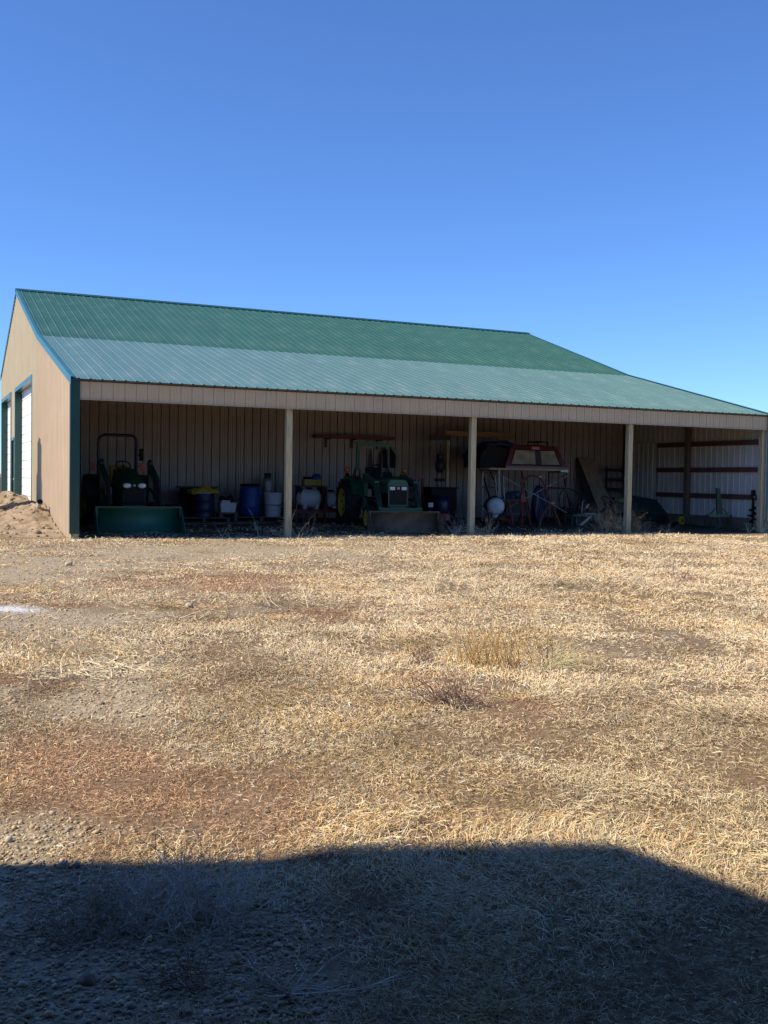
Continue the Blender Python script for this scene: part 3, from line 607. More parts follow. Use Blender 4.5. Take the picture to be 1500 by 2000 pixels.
# dark blue drum + yellow rain gear
x, y = at(396, 4.72)
dm = thing('steel_drum', 'dark blue steel drum with yellow rain gear heaped on its lid', 'drum', (x, y, zp))
r = 0.265
MB().lathe([(0.001, 0), (r, 0), (r+0.008, 0.01), (r, 0.03), (r, 0.19), (r+0.012, 0.21), (r, 0.23), (r, 0.42), (r+0.012, 0.44), (r, 0.46), (r, 0.62)], seg=32).build('drum_body', m_blued, dm)
MB().lathe([(r+0.002, 0.60), (r+0.014, 0.61), (r+0.014, 0.645), (r-0.01, 0.65), (r-0.02, 0.632), (0.001, 0.632)], seg=32).build('rim_and_lid', m_grey, dm)
cl = MB(); n = 22
vs_ = []
for j in range(n+1):
    for i in range(n+1):
        u, v = i/n*2-1, j/n*2-1; rr = math.hypot(u*0.95, v); px_, py_ = u*0.40, v*0.27
        z = 0.70+0.10*math.exp(-((u-0.05)**2*4+v*v*2))+0.035*math.sin(7*u+3*v)*math.exp(-rr)+0.02*math.sin(13*v-5*u)-0.055*max(0, rr-0.6)
        vs_.append((px_*(1-0.12*abs(v)), py_, z))
cl.add(vs_, [(j*(n+1)+i, j*(n+1)+i+1, (j+1)*(n+1)+i+1, (j+1)*(n+1)+i) for j in range(n) for i in range(n)], True)
gear = one(cl, 'rain_gear', m_ylw, 'crumpled yellow rain gear lying on the dark blue drum', 'clothing', (x, y, zp-0.01))
so_ = gear.modifiers.new('thick', 'SOLIDIFY'); so_.thickness = 0.05
# black bin by the green bucket
x, y = at(338, 4.7); z = fl(x, y)
bn = thing('black_bin', 'small black plastic bin between the dark tractor and the cabinet', 'bin', (x, y, z))
MB().lathe([(0.001, 0), (0.15, 0), (0.19, 0.40), (0.205, 0.41), (0.205, 0.44), (0.185, 0.44), (0.145, 0.03), (0.001, 0.03)], seg=24).build('tub', m_black, bn)
MB().tube([(-0.2, 0, 0.40), (-0.14, -0.13, 0.30), (0, -0.2, 0.26), (0.14, -0.13, 0.30), (0.2, 0, 0.40)], 0.006, 6).build('handle', m_galv, bn)
# white box with dark things on it
x, y = at(443, 4.9); z = fl(x, y)
MBc = MB().bb(-0.22, 0.22, -0.15, 0.15, 0, 0.03)
st_ = thing('plank_stand', 'low dark plank stand carrying the white plastic tote', 'stand', (x, y, z))
MB().bb(-0.26, 0.26, -0.2, 0.2, 0.20, 0.235).build('plank', m_oldwood, st_)
for s_ in (-1, 1): MB().bb(s_*0.2-0.04, s_*0.2+0.04, -0.18, 0.18, 0, 0.199).build('block', m_oldwood, st_)
z += 0.236
bx_ = thing('plastic_tote', 'white plastic tote box on the low stand beside the blue barrel', 'tote', (x, y, z))
t = MB(); a_, b_ = (0.19, 0.14), (0.215, 0.16)
vs_ = [(sx*a_[0], sy*a_[1], 0) for sx, sy in ((-1, -1), (1, -1), (1, 1), (-1, 1))]+[(sx*b_[0], sy*b_[1], 0.235) for sx, sy in ((-1, -1), (1, -1), (1, 1), (-1, 1))]
t.add(vs_, [(3, 2, 1, 0), (0, 1, 5, 4), (1, 2, 6, 5), (2, 3, 7, 6), (3, 0, 4, 7), (4, 5, 6, 7)]); t.build('tub', m_wplas, bx_, 0.008)
MB().bb(-0.225, 0.225, -0.17, 0.17, 0.236, 0.25).build('rim', m_wplas, bx_)
one(MB().bb(-0.11, 0.11, -0.07, 0.07, 0, 0.045).bb(-0.115, 0.115, -0.075, 0.075, 0.0455, 0.056), 'small_carton', m_wplas, 'small flat white carton on top of the white tote', 'carton', (x-0.06, y-0.06, z+0.251))
bt = MB()
for k in range(7): bt.ball((random.uniform(-0.14, 0.14), random.uniform(-0.03, 0.06), 0.06+random.uniform(0, 0.08)), (0.09, 0.06, 0.07), 12, 8, 0.08)
one(bt, 'dark_bag', m_canvas, 'slumped black bag behind the small carton on the tote', 'bag', (x+0.04, y+0.10, z+0.245))
# blue barrel, propane cylinder, white can, crate
x, y = at(488, 5.05)
bb_ = thing('plastic_barrel', 'bright blue plastic barrel with a dark lid beside the white can', 'barrel', (x, y, zq))
MB().lathe([(0.001, 0), (0.22, 0), (0.255, 0.03), (0.275, 0.12), (0.28, 0.25), (0.285, 0.26), (0.28, 0.28), (0.285, 0.56), (0.28, 0.57), (0.275, 0.70), (0.25, 0.80), (0.23, 0.82), (0.001, 0.82)], seg=36).build('barrel_body', m_blue, bb_)
MB().lathe([(0.262, 0.795), (0.268, 0.80), (0.268, 0.845), (0.24, 0.86), (0.001, 0.865)], seg=36).build('lid', m_black, bb_)
x, y = at(522, 5.55)
lp = thing('propane_cylinder', 'grey propane cylinder with a collar behind the white can', 'cylinder', (x, y, fl(x, y)))
MB().lathe([(0.14, 0), (0.14, 0.04), (0.10, 0.05), (0.15, 0.10), (0.153, 0.16), (0.153, 0.98), (0.14, 1.06), (0.10, 1.11), (0.001, 1.125)], seg=28).build('tank', m_grey, lp)
MB().lathe([(0.095, 1.10), (0.098, 1.26), (0.088, 1.26), (0.086, 1.10)], seg=24).build('collar', m_darkst, lp)
MB().cyl((0, 0, 1.11), (0, 0, 1.2), 0.02, seg=10).cyl((0, 0, 1.19), (0, 0, 1.215), 0.04, seg=12).build('valve', m_darkst, lp)
x, y = at(533, 4.82)
wc = thing('white_can', 'white ribbed plastic can with a dark seam, left of the first post', 'can', (x, y, zq))
MB().lathe([(0.001, 0), (0.20, 0), (0.205, 0.02), (0.215, 0.30), (0.228, 0.315), (0.228, 0.345), (0.218, 0.36), (0.232, 0.60), (0.001, 0.60)], seg=32).build('can_body', m_wplas, wc)
MB().lathe([(0.234, 0.585), (0.247, 0.59), (0.247, 0.625), (0.23, 0.635), (0.001, 0.64)], seg=32).build('lid', m_wplas, wc)
MB().lathe([(0.222, 0.30), (0.231, 0.305), (0.231, 0.32), (0.222, 0.325)], seg=32).build('seam_band', m_darkst, wc)
x, y = at(556, 5.3)
cr = thing('red_crate', 'rust red crate half hidden behind the first post', 'crate', (x, y, zq-0.12+fl(x, y)-fl(x, 5.05)))
for k in range(4): MB().bb(-0.2, 0.2, -0.16, -0.14, 0.02+k*0.12, 0.11+k*0.12).build('slat', m_rust, cr); MB().bb(-0.2, 0.2, 0.14, 0.16, 0.02+k*0.12, 0.11+k*0.12).build('slat', m_rust, cr)
for sx in (-1, 1):
    for sy in (-1, 1): MB().bb(sx*0.18-0.018, sx*0.18+0.018, sy*0.12-0.018, sy*0.12+0.018, 0, 0.5).build('corner_batten', m_rust, cr)
MB().bb(-0.2, 0.2, -0.14, 0.14, 0.0, 0.02).build('base', m_rust, cr)
# loose boards on the floor
x, y = at(450, 4.0)
for k, (dx, dy, rz, ln, lb) in enumerate([(-0.55, -0.2, 4, 1.5, 'loose grey board lying nearest the dark blue drum'), (0.25, 0.12, -10, 1.3, 'loose grey board lying in front of the blue barrel'), (0.6, -0.12, 14, 1.1, 'loose grey board lying in front of the white can')]):
    one(MB().bb(-ln/2, ln/2, -0.045, 0.045, 0, 0.025), 'loose_board', m_oldwood, lb, 'board', (x+dx, y+dy, fl(x+dx, y+dy)+0.012), R_(rz), 'boards lying on the shed floor')
# sprayer right of post 1
x, y = at(606, 4.6); z = fl(x, y)
sp = thing('field_sprayer', 'white twin tank sprayer on a low red frame behind the first post', 'sprayer', (x, y, z))
fr = MB()
for yy in (-0.28, 0.28): fr.bb(-0.65, 1.0, yy-0.03, yy+0.03, 0.26, 0.34)
for xx in (-0.62, 0.1, 0.55, 0.95): fr.bb(xx-0.03, xx+0.03, -0.25, 0.25, 0.265, 0.335)
for xx in (-0.5, 0.3, 0.9):
    for yy in (-0.28, 0.28): fr.bb(xx-0.03, xx+0.03, yy-0.03, yy+0.03, 0.0, 0.259)
fr.build('frame', m_red, sp)
def tank_x(x0, x1, c, r, mat, parent, name):
    h = (x1-x0); t = MB().lathe([(0.001, 0), (r*0.6, h*0.02), (r*0.9, h*0.09), (r, h*0.2), (r, h*0.8), (r*0.9, h*0.91), (r*0.6, h*0.98), (0.001, h)], (x0, c[0], c[1]), 28, 'x'); return t.build(name, mat, parent)
tank_x(-0.36, 0.26, (0, 0.62), 0.26, m_wplas, sp, 'tank'); tank_x(0.38, 0.78, (0, 0.59), 0.23, m_wplas, sp, 'tank')
for xx in (-0.22, 0.12): MB().prism([(-0.2, 0.342), (0.2, 0.342), (0.24, 0.48), (-0.24, 0.48)], xx-0.04, xx+0.04).build('saddle', m_wplas, sp)
MB().prism([(-0.2, 0.342), (0.2, 0.342), (0.21, 0.44), (-0.21, 0.44)], 0.53, 0.61).build('saddle', m_red, sp)
MB().cyl((-0.05, 0, 0.86), (-0.05, 0, 0.925), 0.09, seg=18).cyl((0.58, 0, 0.80), (0.58, 0, 0.855), 0.08, seg=18).build('tank_lids', m_black, sp)
MB().bb(0.29, 0.36, -0.3, 0.3, 0.342, 0.95).build('mast', m_rust, sp)
MB().tube([(0.32, -0.32, 0.9), (0.25, -0.38, 0.6), (0.4, -0.36, 0.36), (0.7, -0.34, 0.38)], 0.014, 6).build('spray_hose', m_black, sp)
MB().bb(0.50, 0.62, -0.36, -0.30, 0.36, 0.43).build('pump', m_lens, sp, 0.01)
shelf = one(MB().bb(-0.40, 0.30, -0.2, 0.2, 0, 0.03).bb(-0.36, -0.30, -0.2, 0.2, -0.64, -0.0), 'sprayer_shelf', m_darkst, 'dark shelf plank above the left sprayer tank', 'shelf', (x+0.02, y+0.05, z+0.935)); 
one(MB().bb(-0.24, 0.24, -0.13, 0.13, 0, 0.15).bb(-0.25, 0.25, -0.14, 0.14, 0.1505, 0.17), 'yellow_toolbox', M('olive_yellow', (0.32, 0.28, 0.03), 0.5), 'yellow toolbox on the shelf above the sprayer', 'toolbox', (x+0.02, y+0.0, z+0.966), bevel=0.008)
hb = MB().lathe([(0.001, 0.15), (0.08, 0.14), (0.12, 0.10), (0.13, 0.03), (0.135, 0.0), (0.001, 0.0)], seg=20).bb(-0.06, 0.06, -0.16, -0.12, 0.0, 0.04)
one(hb, 'blue_jug', m_blue, 'blue domed jug on the yellow toolbox', 'jug', (x+0.16, y, z+1.137))
bgm = MB()
for k in range(5): bgm.ball((random.uniform(-0.10, 0.10), 0, 0.03), (0.06, 0.06, 0.04), 10, 7, 0.1)
one(bgm, 'dark_rags', m_canvas, 'heap of dark rags beside the blue jug', 'rags', (x-0.10, y, z+1.137))
# ladder lying on wall brackets
x0_, z0_ = 7.38, 2.43; 
ld = thing('wall_ladder', 'rusty red ladder lying flat on brackets along the back wall', 'ladder', (8.55, 5.90, 2.47))
for yy in (-0.16, 0.10): MB().bb(-1.22, 1.22, yy-0.02, yy+0.02, -0.045, 0.045).build('rail', m_rust, ld)
for k in range(8): MB().cyl((-1.08+k*0.31, -0.14, 0), (-1.08+k*0.31, 0.08, 0), 0.018, seg=8).build('rung', m_rust, ld)
for xx in (-0.8, 0.0, 0.8): MB().bb(xx-0.03, xx+0.03, -0.2, 0.165, -0.075, -0.046).bb(xx-0.03, xx+0.03, 0.135, 0.165, -0.3, -0.046).build('wall_bracket', m_darkst, ld)
# coat hanging behind tractor B, red implement bar
ct = MB(); n = 18; vs_ = []
for j in range(13):
    t_ = j/12; zz = -0.62*t_; hw = 0.06+0.16*min(1, t_*2.4)+0.02*math.sin(3*t_)
    for k in range(n):
        a = 2*math.pi*k/n; vs_.append((math.cos(a)*hw*(1+0.06*math.sin(5*a+4*t_)), math.sin(a)*(0.05+0.03*t_), zz))
ct.add(vs_, [(j*n+k, (j+1)*n+k, (j+1)*n+(k+1) % n, j*n+(k+1) % n) for j in range(12) for k in range(n)], True); ct.add(vs_[:n], [tuple(range(n))])
p = atY(758, 872, 5.95); coat = one(ct, 'hanging_coat', m_canvas, 'black coat hanging on the back wall behind the green tractor seat', 'coat', (p[0], 5.93, p[2]))
p = atY(728, 876, 5.9)
bw = thing('hand_saw', 'dark saw hanging on the back wall inside the green roll bar', 'saw', (p[0], 6.02, p[2]))
MB().prism([(-0.02, 0), (0.02, 0), (0.07, -0.55), (-0.06, -0.55)], -0.004, 0.004, 'y').build('blade', m_darkst, bw); MB().bb(-0.07, 0.08, -0.015, 0.015, -0.68, -0.551).build('handle', m_navy, bw, 0.01)
x, y = at(806, 4.9)
ri = thing('red_harrow', 'red implement bar with tines standing behind the green tractor', 'implement', (x, y, fl(x, y)))
MB().bb(-0.35, 0.35, -0.05, 0.05, 1.20, 1.28).build('tool_bar', m_red, ri)
for k in (-0.3, 0.3): MB().bb(k-0.03, k+0.03, -0.03, 0.03, 0, 1.199).build('leg', m_rust, ri)
for k in range(5): MB().tube([(-0.24+k*0.12, 0.06, 1.22), (-0.24+k*0.12, 0.2, 1.05), (-0.24+k*0.12, 0.16, 0.8)], 0.012, 6).build('tine', m_darkst, ri)
# wooden rack with board
x, y = at(872, 5.0); z = fl(x, y)
rk = thing('lumber_rack', 'timber rack post and arm carrying long boards right of the green tractor', 'rack', (x, y, z))
MB().bb(-0.045, 0.045, -0.045, 0.045, 0, 2.44).build('upright', m_post, rk); MB().bb(-0.60, 0.05, -0.11, -0.046, 2.30, 2.44).build('dark_arm', m_darkst, rk)
MB().bb(-0.045, 0.045, 0.046, 1.03, 2.32, 2.44).build('wall_arm', m_post, rk)
one(MB().bb(0, 2.35, -0.02, 0.02, -0.07, 0.07), 'long_board', m_lumber, 'long orange brown board resting on the timber rack', 'board', (x-0.02, y+0.12, z+2.512), bevel=0.004)
p = atY(1046, 860, 5.75)
rk2 = thing('rack_end', 'short timber bracket on the back wall under the far board end', 'bracket', (x+2.1, 5.2, 2.52))
MB().bb(-0.04, 0.04, -0.15, 0.87, -0.08, -0.005+0.0).build('arm', m_post, rk2); MB().bar((0, 0.82, -0.5), (0, 0.2, -0.1), 0.05, 0.05).build('brace', m_post, rk2)
# hoist hanging from the arm
x, y = at(858, 4.86)
hs = thing('chain_hoist', 'dark chain hoist and motor hanging beside the timber rack', 'hoist', (x, y, 0))
zt = 2.42
MB().lathe([(0.001, 1.90), (0.10, 1.88), (0.14, 1.78), (0.14, 1.62), (0.09, 1.52), (0.001, 1.50)], seg=20).build('motor', m_darkst, hs); MB().bb(-0.09, 0.09, -0.09, 0.09, 1.88, 2.04).build('gearbox', m_darkst, hs, 0.02)
MB().cyl((0.0, 0, 2.03), (0.0, 0, 2.31), 0.012, seg=6).tube([(-0.07, 0, 1.6), (-0.08, 0, 1.3), (-0.06, 0, 0.95)], 0.012, 6).tube([(0.06, 0, 1.6), (0.05, 0, 1.35), (0.06, 0, 1.1)], 0.012, 6).build('chain', m_darkst, hs)
MB().bb(-0.14, 0.12, -0.06, 0.06, 1.26, 1.34).build('load_beam', m_black, hs)
# bins under the rack
x, y = at(862, 4.55); z = fl(x, y)
bi = thing('tool_chest', 'big black open chest with a lid of rags under the timber rack', 'chest', (x+0.02, y+0.15, z))
MB().bb(-0.40, 0.42, -0.25, 0.3, 0.0, 0.93).build('body', m_black, bi, 0.02); MB().bb(-0.45, 0.46, -0.28, 0.32, 0.931, 0.965).build('top', m_canvas, bi)
x, y = at(858, 4.15); z = fl(x, y)
b3 = MB().lathe([(0.001, 0), (0.20, 0), (0.235, 0.02), (0.245, 0.5), (0.235, 0.75), (0.001, 0.76)], seg=28)
gc = thing('red_fuel_can', 'small red fuel can below the timber rack, right of the muddy bucket', 'fuel can', (x, y-0.32, fl(x, y-0.32)))
MB().bb(-0.14, 0.14, -0.09, 0.09, 0, 0.27).build('can_body', m_red, gc, 0.02); MB().cyl((0.08, 0, 0.265), (0.14, 0, 0.36), 0.022, 0.015, 10).build('spout', m_black, gc); MB().tube([(-0.1, 0, 0.265), (-0.1, 0, 0.31), (0.03, 0, 0.31), (0.03, 0, 0.265)], 0.013, 6).build('handle', m_red, gc)
one(b3, 'navy_drum', m_navy, 'navy blue plastic drum in front of the black chest', 'drum', (x+0.03, y-0.05, z))
p = atY(838, 980, 4.0)
ft = thing('white_tap_fitting', 'white hose fitting clipped on a dark bottle beside the navy drum', 'fitting', (p[0], 4.0, fl(p[0], 4.0)))
MB().lathe([(0.001, 0), (0.09, 0), (0.09, 0.42), (0.04, 0.50), (0.04, 0.53), (0.001, 0.53)], seg=18).build('bottle', m_black, ft); MB().bb(-0.07, 0.07, -0.11, -0.091, 0.44, 0.56).build('tag_plate', m_wplas, ft)
# white spray tank in front of post 2
x, y = at(966, 3.4); z = fl(x, y)
tk = thing('spray_tank', 'white strapped spray tank on a red carrier right of the second post', 'tank', (x, y, z), R_(-22))
t = MB().lathe([(0.001, -0.34), (0.15, -0.33), (0.22, -0.28), (0.245, -0.18), (0.25, 0), (0.245, 0.18), (0.22, 0.28), (0.15, 0.33), (0.001, 0.34)], (0, 0, 0.50), 28, 'y'); t.build('tank', m_wplas, tk)
MB().lathe([(0.0, 0.10), (0.09, 0.15), (0.10, 0.22), (0.03, 0.28)][::-1], (0, -0.1, 0.05), 16).build('sump', m_wplas, tk)
for yy in (-0.12, 0.14): MB().tube([(0.258*math.cos(2*math.pi*k/24), yy, 0.50+0.258*math.sin(2*math.pi*k/24)) for k in range(24)], 0.014, 6, closed=True).build('strap', m_black, tk)
MB().cyl((0, 0, 0.745), (0, 0, 0.79), 0.075, seg=16).build('filler_cap', m_black, tk)
t = MB().bb(-0.28, 0.55, -0.03, 0.03, 0.12, 0.22).bb(-0.28, 0.55, 0.27, 0.33, 0.12, 0.22)
for xx in (-0.2, 0.15, 0.5): t.bb(xx-0.03, xx+0.03, 0.031, 0.269, 0.125, 0.215)
for xx in (-0.22, 0.45):
    for yy in (0, 0.30): t.bb(xx-0.022, xx+0.022, yy-0.022, yy+0.022, 0, 0.119)
t.build('carrier', m_red, tk)
for xx in (-0.17, 0.17): MB().prism([(-0.22, 0.221), (0.30, 0.221), (0.25, 0.36), (-0.20, 0.36)], xx-0.025, xx+0.025).build('cradle', m_darkst, tk)
MB().bb(0.22, 0.48, 0.02, 0.26, 0.221, 0.48).build('pump_engine', m_dgreen, tk, 0.03)
for k, xx in enumerate((0.02, 0.13, 0.24)): MB().tube([(xx+0.06, 0.10, 0.55), (xx+0.03, 0.12, 0.95), (xx, 0.14, 1.35)], 0.013, 6).build('boom_tube', m_galv, tk)
MB().tube([(0.3, -0.06, 0.4), (0.2, -0.2, 0.25), (0.05, -0.2, 0.2), (0.1, -0.12, 0.1)], 0.016, 6).build('hose', m_black, tk)
# scaffold with planks
x0_, y0_ = 11.95, 4.0; zc = fl(13, 4.0)
sf = thing('steel_scaffold', 'tubular steel scaffold with crossed braces carrying the red truck topper', 'scaffold', (x0_, y0_, zc))
for xx in (0.0, 2.25):
    for yy in (-0.45, 0.45): MB().cyl((xx, yy, 0), (xx, yy, 1.50), 0.024, seg=10).build('leg', m_rust if xx > 1 else m_galv, sf)
    for zz in (0.45, 1.0, 1.47): MB().cyl((xx, -0.45, zz), (xx, 0.45, zz), 0.02, seg=8).build('rung', m_rust if xx > 1 else m_galv, sf)
for yy in (-0.48, 0.48):
    MB().cyl((0, yy, 0.30), (2.25, yy+0.004, 1.35), 0.013, seg=7).build('cross_brace', m_galv, sf); MB().cyl((0, yy-0.03, 1.35), (2.25, yy-0.03, 0.30), 0.013, seg=7).build('cross_brace', m_galv, sf)
MB().bb(-0.35, 2.30, -0.52, -0.22, 1.495, 1.545).build('plank', m_plank, sf); MB().bb(-0.30, 2.34, -0.16, 0.14, 1.495, 1.545).build('plank', m_plank, sf); MB().bb(-0.35, 2.28, 0.20, 0.50, 1.495, 1.545).build('plank', m_plank, sf)
MB().bb(1.98, 2.24, -0.56, -0.525, 1.46, 1.53).build('white_clamp', m_wplas, sf)
# red topper
tp = thing('truck_topper', 'maroon pickup topper with a split rear window lying on the scaffold', 'truck topper', (x0_+1.24, y0_-0.42, zc+1.552), R_(2))
hw0, hw1, ht, ln = 1.06, 0.77, 0.66, 1.35
ring = [(-hw0, 0), (-hw0*0.985, 0.05), (-hw1-0.06, ht-0.12), (-hw1, ht-0.05), (-hw1+0.10, ht-0.01), (0, ht+0.02), (hw1-0.10, ht-0.01), (hw1, ht-0.05), (hw1+0.06, ht-0.12), (hw0*0.985, 0.05), (hw0, 0)]
sh = MB(); n = len(ring); vs_ = [(a_, 0.0 + (b_/ht)*0.10, b_) for a_, b_ in ring]+[(a_, ln, b_) for a_, b_ in ring]
sh.add(vs_, [(i, i+1, n+i+1, n+i) for i in range(n-1)], True); sh.add(vs_[n:], [tuple(range(n))]); sh.build('shell', m_maroon, tp)
def yb(z): return (z/ht)*0.10
wx0, wx1, wz0, wz1 = 0.85, 0.67, 0.10, 0.52
outer = [(-hw0, 0), (-hw1-0.06, ht-0.12), (-hw1, ht-0.05), (-hw1+0.10, ht-0.01), (hw1-0.10, ht-0.01), (hw1, ht-0.05), (hw1+0.06, ht-0.12), (hw0, 0)]
inner_ = [(-wx0, wz0), (-wx1-0.02, wz1-0.03), (-wx1, wz1-0.005), (-wx1+0.03, wz1), (wx1-0.03, wz1), (wx1, wz1-0.005), (wx1+0.02, wz1-0.03), (wx0, wz0)]
bk = MB(); n = 8
bk.add([(a_, yb(b_)-0.004, b_) for a_, b_ in outer]+[(a_, yb(b_)-0.004, b_) for a_, b_ in inner_], [(i, (i+1) % n, n+(i+1) % n, n+i) for i in range(n)]); bk.build('rear_frame', m_maroon, tp)
def pane(xa0, xa1, xb0, xb1): return MB().add([(xa0, yb(wz0)+0.012, wz0), (xa1, yb(wz0)+0.012, wz0), (xb1, yb(wz1)+0.012, wz1), (xb0, yb(wz1)+0.012, wz1), (xa0, yb(wz0)+0.02, wz0), (xa1, yb(wz0)+0.02, wz0), (xb1, yb(wz1)+0.02, wz1), (xb0, yb(wz1)+0.02, wz1)], [(0, 1, 2, 3), (7, 6, 5, 4), (0, 4, 5, 1), (1, 5, 6, 2), (2, 6, 7, 3), (3, 7, 4, 0)])
pane(-wx0+0.005, 0.0, -wx1-0.015, 0.0).build('window_pane', m_glass, tp); pane(0.22, wx0-0.005, 0.19, wx1+0.015).build('window_pane', m_glass, tp)
pane(0.005, 0.215, 0.005, 0.185).build('window_divider', m_darkst, tp)
MB().tube([(a_, yb(b_)-0.012, b_) for a_, b_ in inner_], 0.014, 6, closed=True).build('window_seal', m_black, tp)
MB().bb(-0.12, 0.14, 0.06, 0.075, 0.535, 0.615).build('brake_light', m_redl, tp)
MB().bb(-hw0+0.02, hw0-0.02, -0.03, -0.008, 0.0, 0.05).build('bottom_rail', m_maroon, tp)
rkk = thing('roof_rack', 'small dark tube rack on top of the maroon topper', 'rack', (x0_+1.72, y0_+0.0, zc+1.552+ht-0.03), R_(2))
MB().tube([(-0.17, 0, 0.0), (-0.17, 0, 0.15), (0.17, 0, 0.15), (0.17, 0, 0.0)], 0.02, 8).tube([(-0.17, 0.5, 0.0), (-0.17, 0.5, 0.15), (0.17, 0.5, 0.15), (0.17, 0.5, 0.0)], 0.02, 8).build('hoops', m_black, rkk)
MB().cyl((-0.17, 0, 0.15), (-0.17, 0.5, 0.15), 0.016, seg=8).cyl((0.17, 0, 0.15), (0.17, 0.5, 0.15), 0.016, seg=8).build('side_rails', m_black, rkk)
# black covered bundle left of the topper
cv = MB(); nn_, mm = 24, 14; vs_ = []
for j in range(mm+1):
    t_ = j/mm
    for k in range(nn_+1):
        a = math.pi*k/nn_; px_ = -0.52*math.cos(a)**1 if True else 0
        rr = 1+0.05*math.sin(6*a+5*t_)+0.03*math.sin(11*a-3*t_)
        vs_.append((-math.copysign(abs(math.cos(a))**0.7, math.cos(a))*0.46*rr, -0.5+1.0*t_, 0.62*math.sin(a)**0.65*rr*(0.95+0.05*math.cos(6*t_)) if 0 < k < nn_ else 0.0))
cv.add(vs_, [(j*(nn_+1)+k, j*(nn_+1)+k+1, (j+1)*(nn_+1)+k+1, (j+1)*(nn_+1)+k) for j in range(mm) for k in range(nn_)], True)
cv.add(vs_[:nn_+1], [tuple(range(nn_+1))]); cv.add(vs_[-nn_-1:], [tuple(range(nn_, -1, -1))])
one(cv, 'covered_bundle', m_canvas, 'humped bundle under black canvas beside the maroon topper', 'bundle', (x0_-0.04, y0_+0.22, zc+1.55))
tr = MB(); vs_ = []; n = 20
for j in range(9):
    for i in range(n+1):
        u, v = i/n*2-1, j/8*2-1; vs_.append((u*0.62, v*0.28, 0.09*(1-u**4)*(1-0.5*v*v)+0.02*math.sin(9*u+4*v)+0.014*math.sin(17*u)-0.02))
tr.add(vs_, [(j*(n+1)+i, j*(n+1)+i+1, (j+1)*(n+1)+i+1, (j+1)*(n+1)+i) for j in range(8) for i in range(n)], True)
tarp = one(tr, 'folded_tarp', m_bluet, 'folded blue tarp on top of the black canvas bundle', 'tarp', (x0_+0.34, y0_+0.2, zc+2.215)); so_ = tarp.modifiers.new('thick', 'SOLIDIFY'); so_.thickness = 0.06
# items under the scaffold
hx, hy = at(1052, 4.15)
hc = thing('hose_coil', 'hanging coil of dark blue hose under the scaffold', 'hose', (hx, hy, 0))
for k in range(7):
    rr = 0.20+0.02*k; MB().tube([((0.06+0.035*k)*math.cos(2*math.pi*i/28)+0.03*(k-3)+0.02*math.sin(3*i/28*6.28+k), 0.03*k-0.06, 0.62+(rr+0.24)*math.sin(2*math.pi*i/28)) for i in range(28)], 0.017, 7, closed=True).build('hose_loop', m_navy if k % 3 else m_bluet, hc)
MB().cyl((0, 0.0, 1.0), (0, 0.0, 1.46), 0.008, seg=6).build('hanging_strap', m_black, hc)
bx2, by2 = at(1000, 4.35)
bu = MB()
for k in range(8): bu.ball((random.uniform(-0.14, 0.14), random.uniform(-0.1, 0.1), random.uniform(0.1, 0.26)), (0.15, 0.14, 0.12), 14, 9, 0.06)
crt = thing('wooden_chest', 'dark wooden chest under the scaffold behind the spray tank', 'chest', (bx2, by2+0.12, fl(bx2, by2)))
MB().bb(-0.38, 0.40, -0.25, 0.25, 0, 0.55).build('body', m_darkst, crt, 0.01); MB().bb(-0.40, 0.42, -0.27, 0.27, 0.551, 0.59).build('lid', m_darkst, crt, 0.01); MB().bb(-0.38, 0.40, -0.27, -0.252, 0.2, 0.26).build('batten', m_dgreen, crt)
one(bu, 'tarp_bundle', M('teal_tarp', (0.03, 0.10, 0.16), 0.55, 0, 0.35, 8, 0.4, 14), 'crumpled blue green tarp bundle on the dark wooden chest', 'tarp', (bx2+0.08, by2+0.06, fl(bx2, by2)+0.57))
# rusty pipe frame standing in front
fx_, fy_ = at(1030, 2.6); z = fl(fx_, fy_)
af = thing('pipe_stand', 'rusty red bent pipe stand with spread legs in front of the scaffold', 'stand', (fx_, fy_, z))
def P(px_, py_, Y): q = atY(px_, py_, Y); return (q[0]-fx_, Y-fy_, q[2]-z)
MB().tube([P(1017, 948, 2.9), P(1024, 936, 2.85), P(1038, 929, 2.8), P(1052, 931, 2.75), P(1062, 943, 2.7), P(1072, 968, 2.65), P(1080, 990, 2.6), P(1090, 1015, 2.55), P(1096, 1034, 2.5)], 0.032, 10).build('main_pipe', m_rust, af)
MB().tube([P(1080, 984, 2.6), P(1070, 992, 2.45), P(1060, 1004, 2.3), P(1055, 1018, 2.2), P(1052, 1037, 2.12)], 0.030, 10).build('front_leg', m_rust, af)
MB().tube([P(1076, 984, 2.64), P(1082, 1005, 3.0), P(1086, 1026, 3.3)], 0.026, 10).build('rear_leg', m_rust, af)
for k in range(3): MB().tube([(a_[0]+0.05*math.cos(t_), a_[1]+0.05*math.sin(t_), a_[2]+0.02*k) for a_ in [P(1079, 984, 2.6)] for t_ in np.linspace(0, 6.0, 12)], 0.012, 6).build('rope_wrap', m_weed, af)
MB().cyl(P(1021, 948, 2.9), P(1019, 1026, 2.95), 0.035, seg=12).build('jack_post', m_red, af); MB().bb(*[v for a_ in zip(P(1014, 980, 2.95), P(1026, 965, 2.85)) for v in sorted(a_)]).build('jack_head', m_red, af)
MB().box(tuple(np.array(P(1019, 1027, 2.95))+np.array((0, 0, 0.01))), (0.2, 0.2, 0.02)).build('jack_foot', m_red, af)
MB().bb(*[v for a_ in zip(P(1051, 934, 2.78), P(1057, 930, 2.72)) for v in sorted(a_)]).build('white_tag', m_wplas, af)
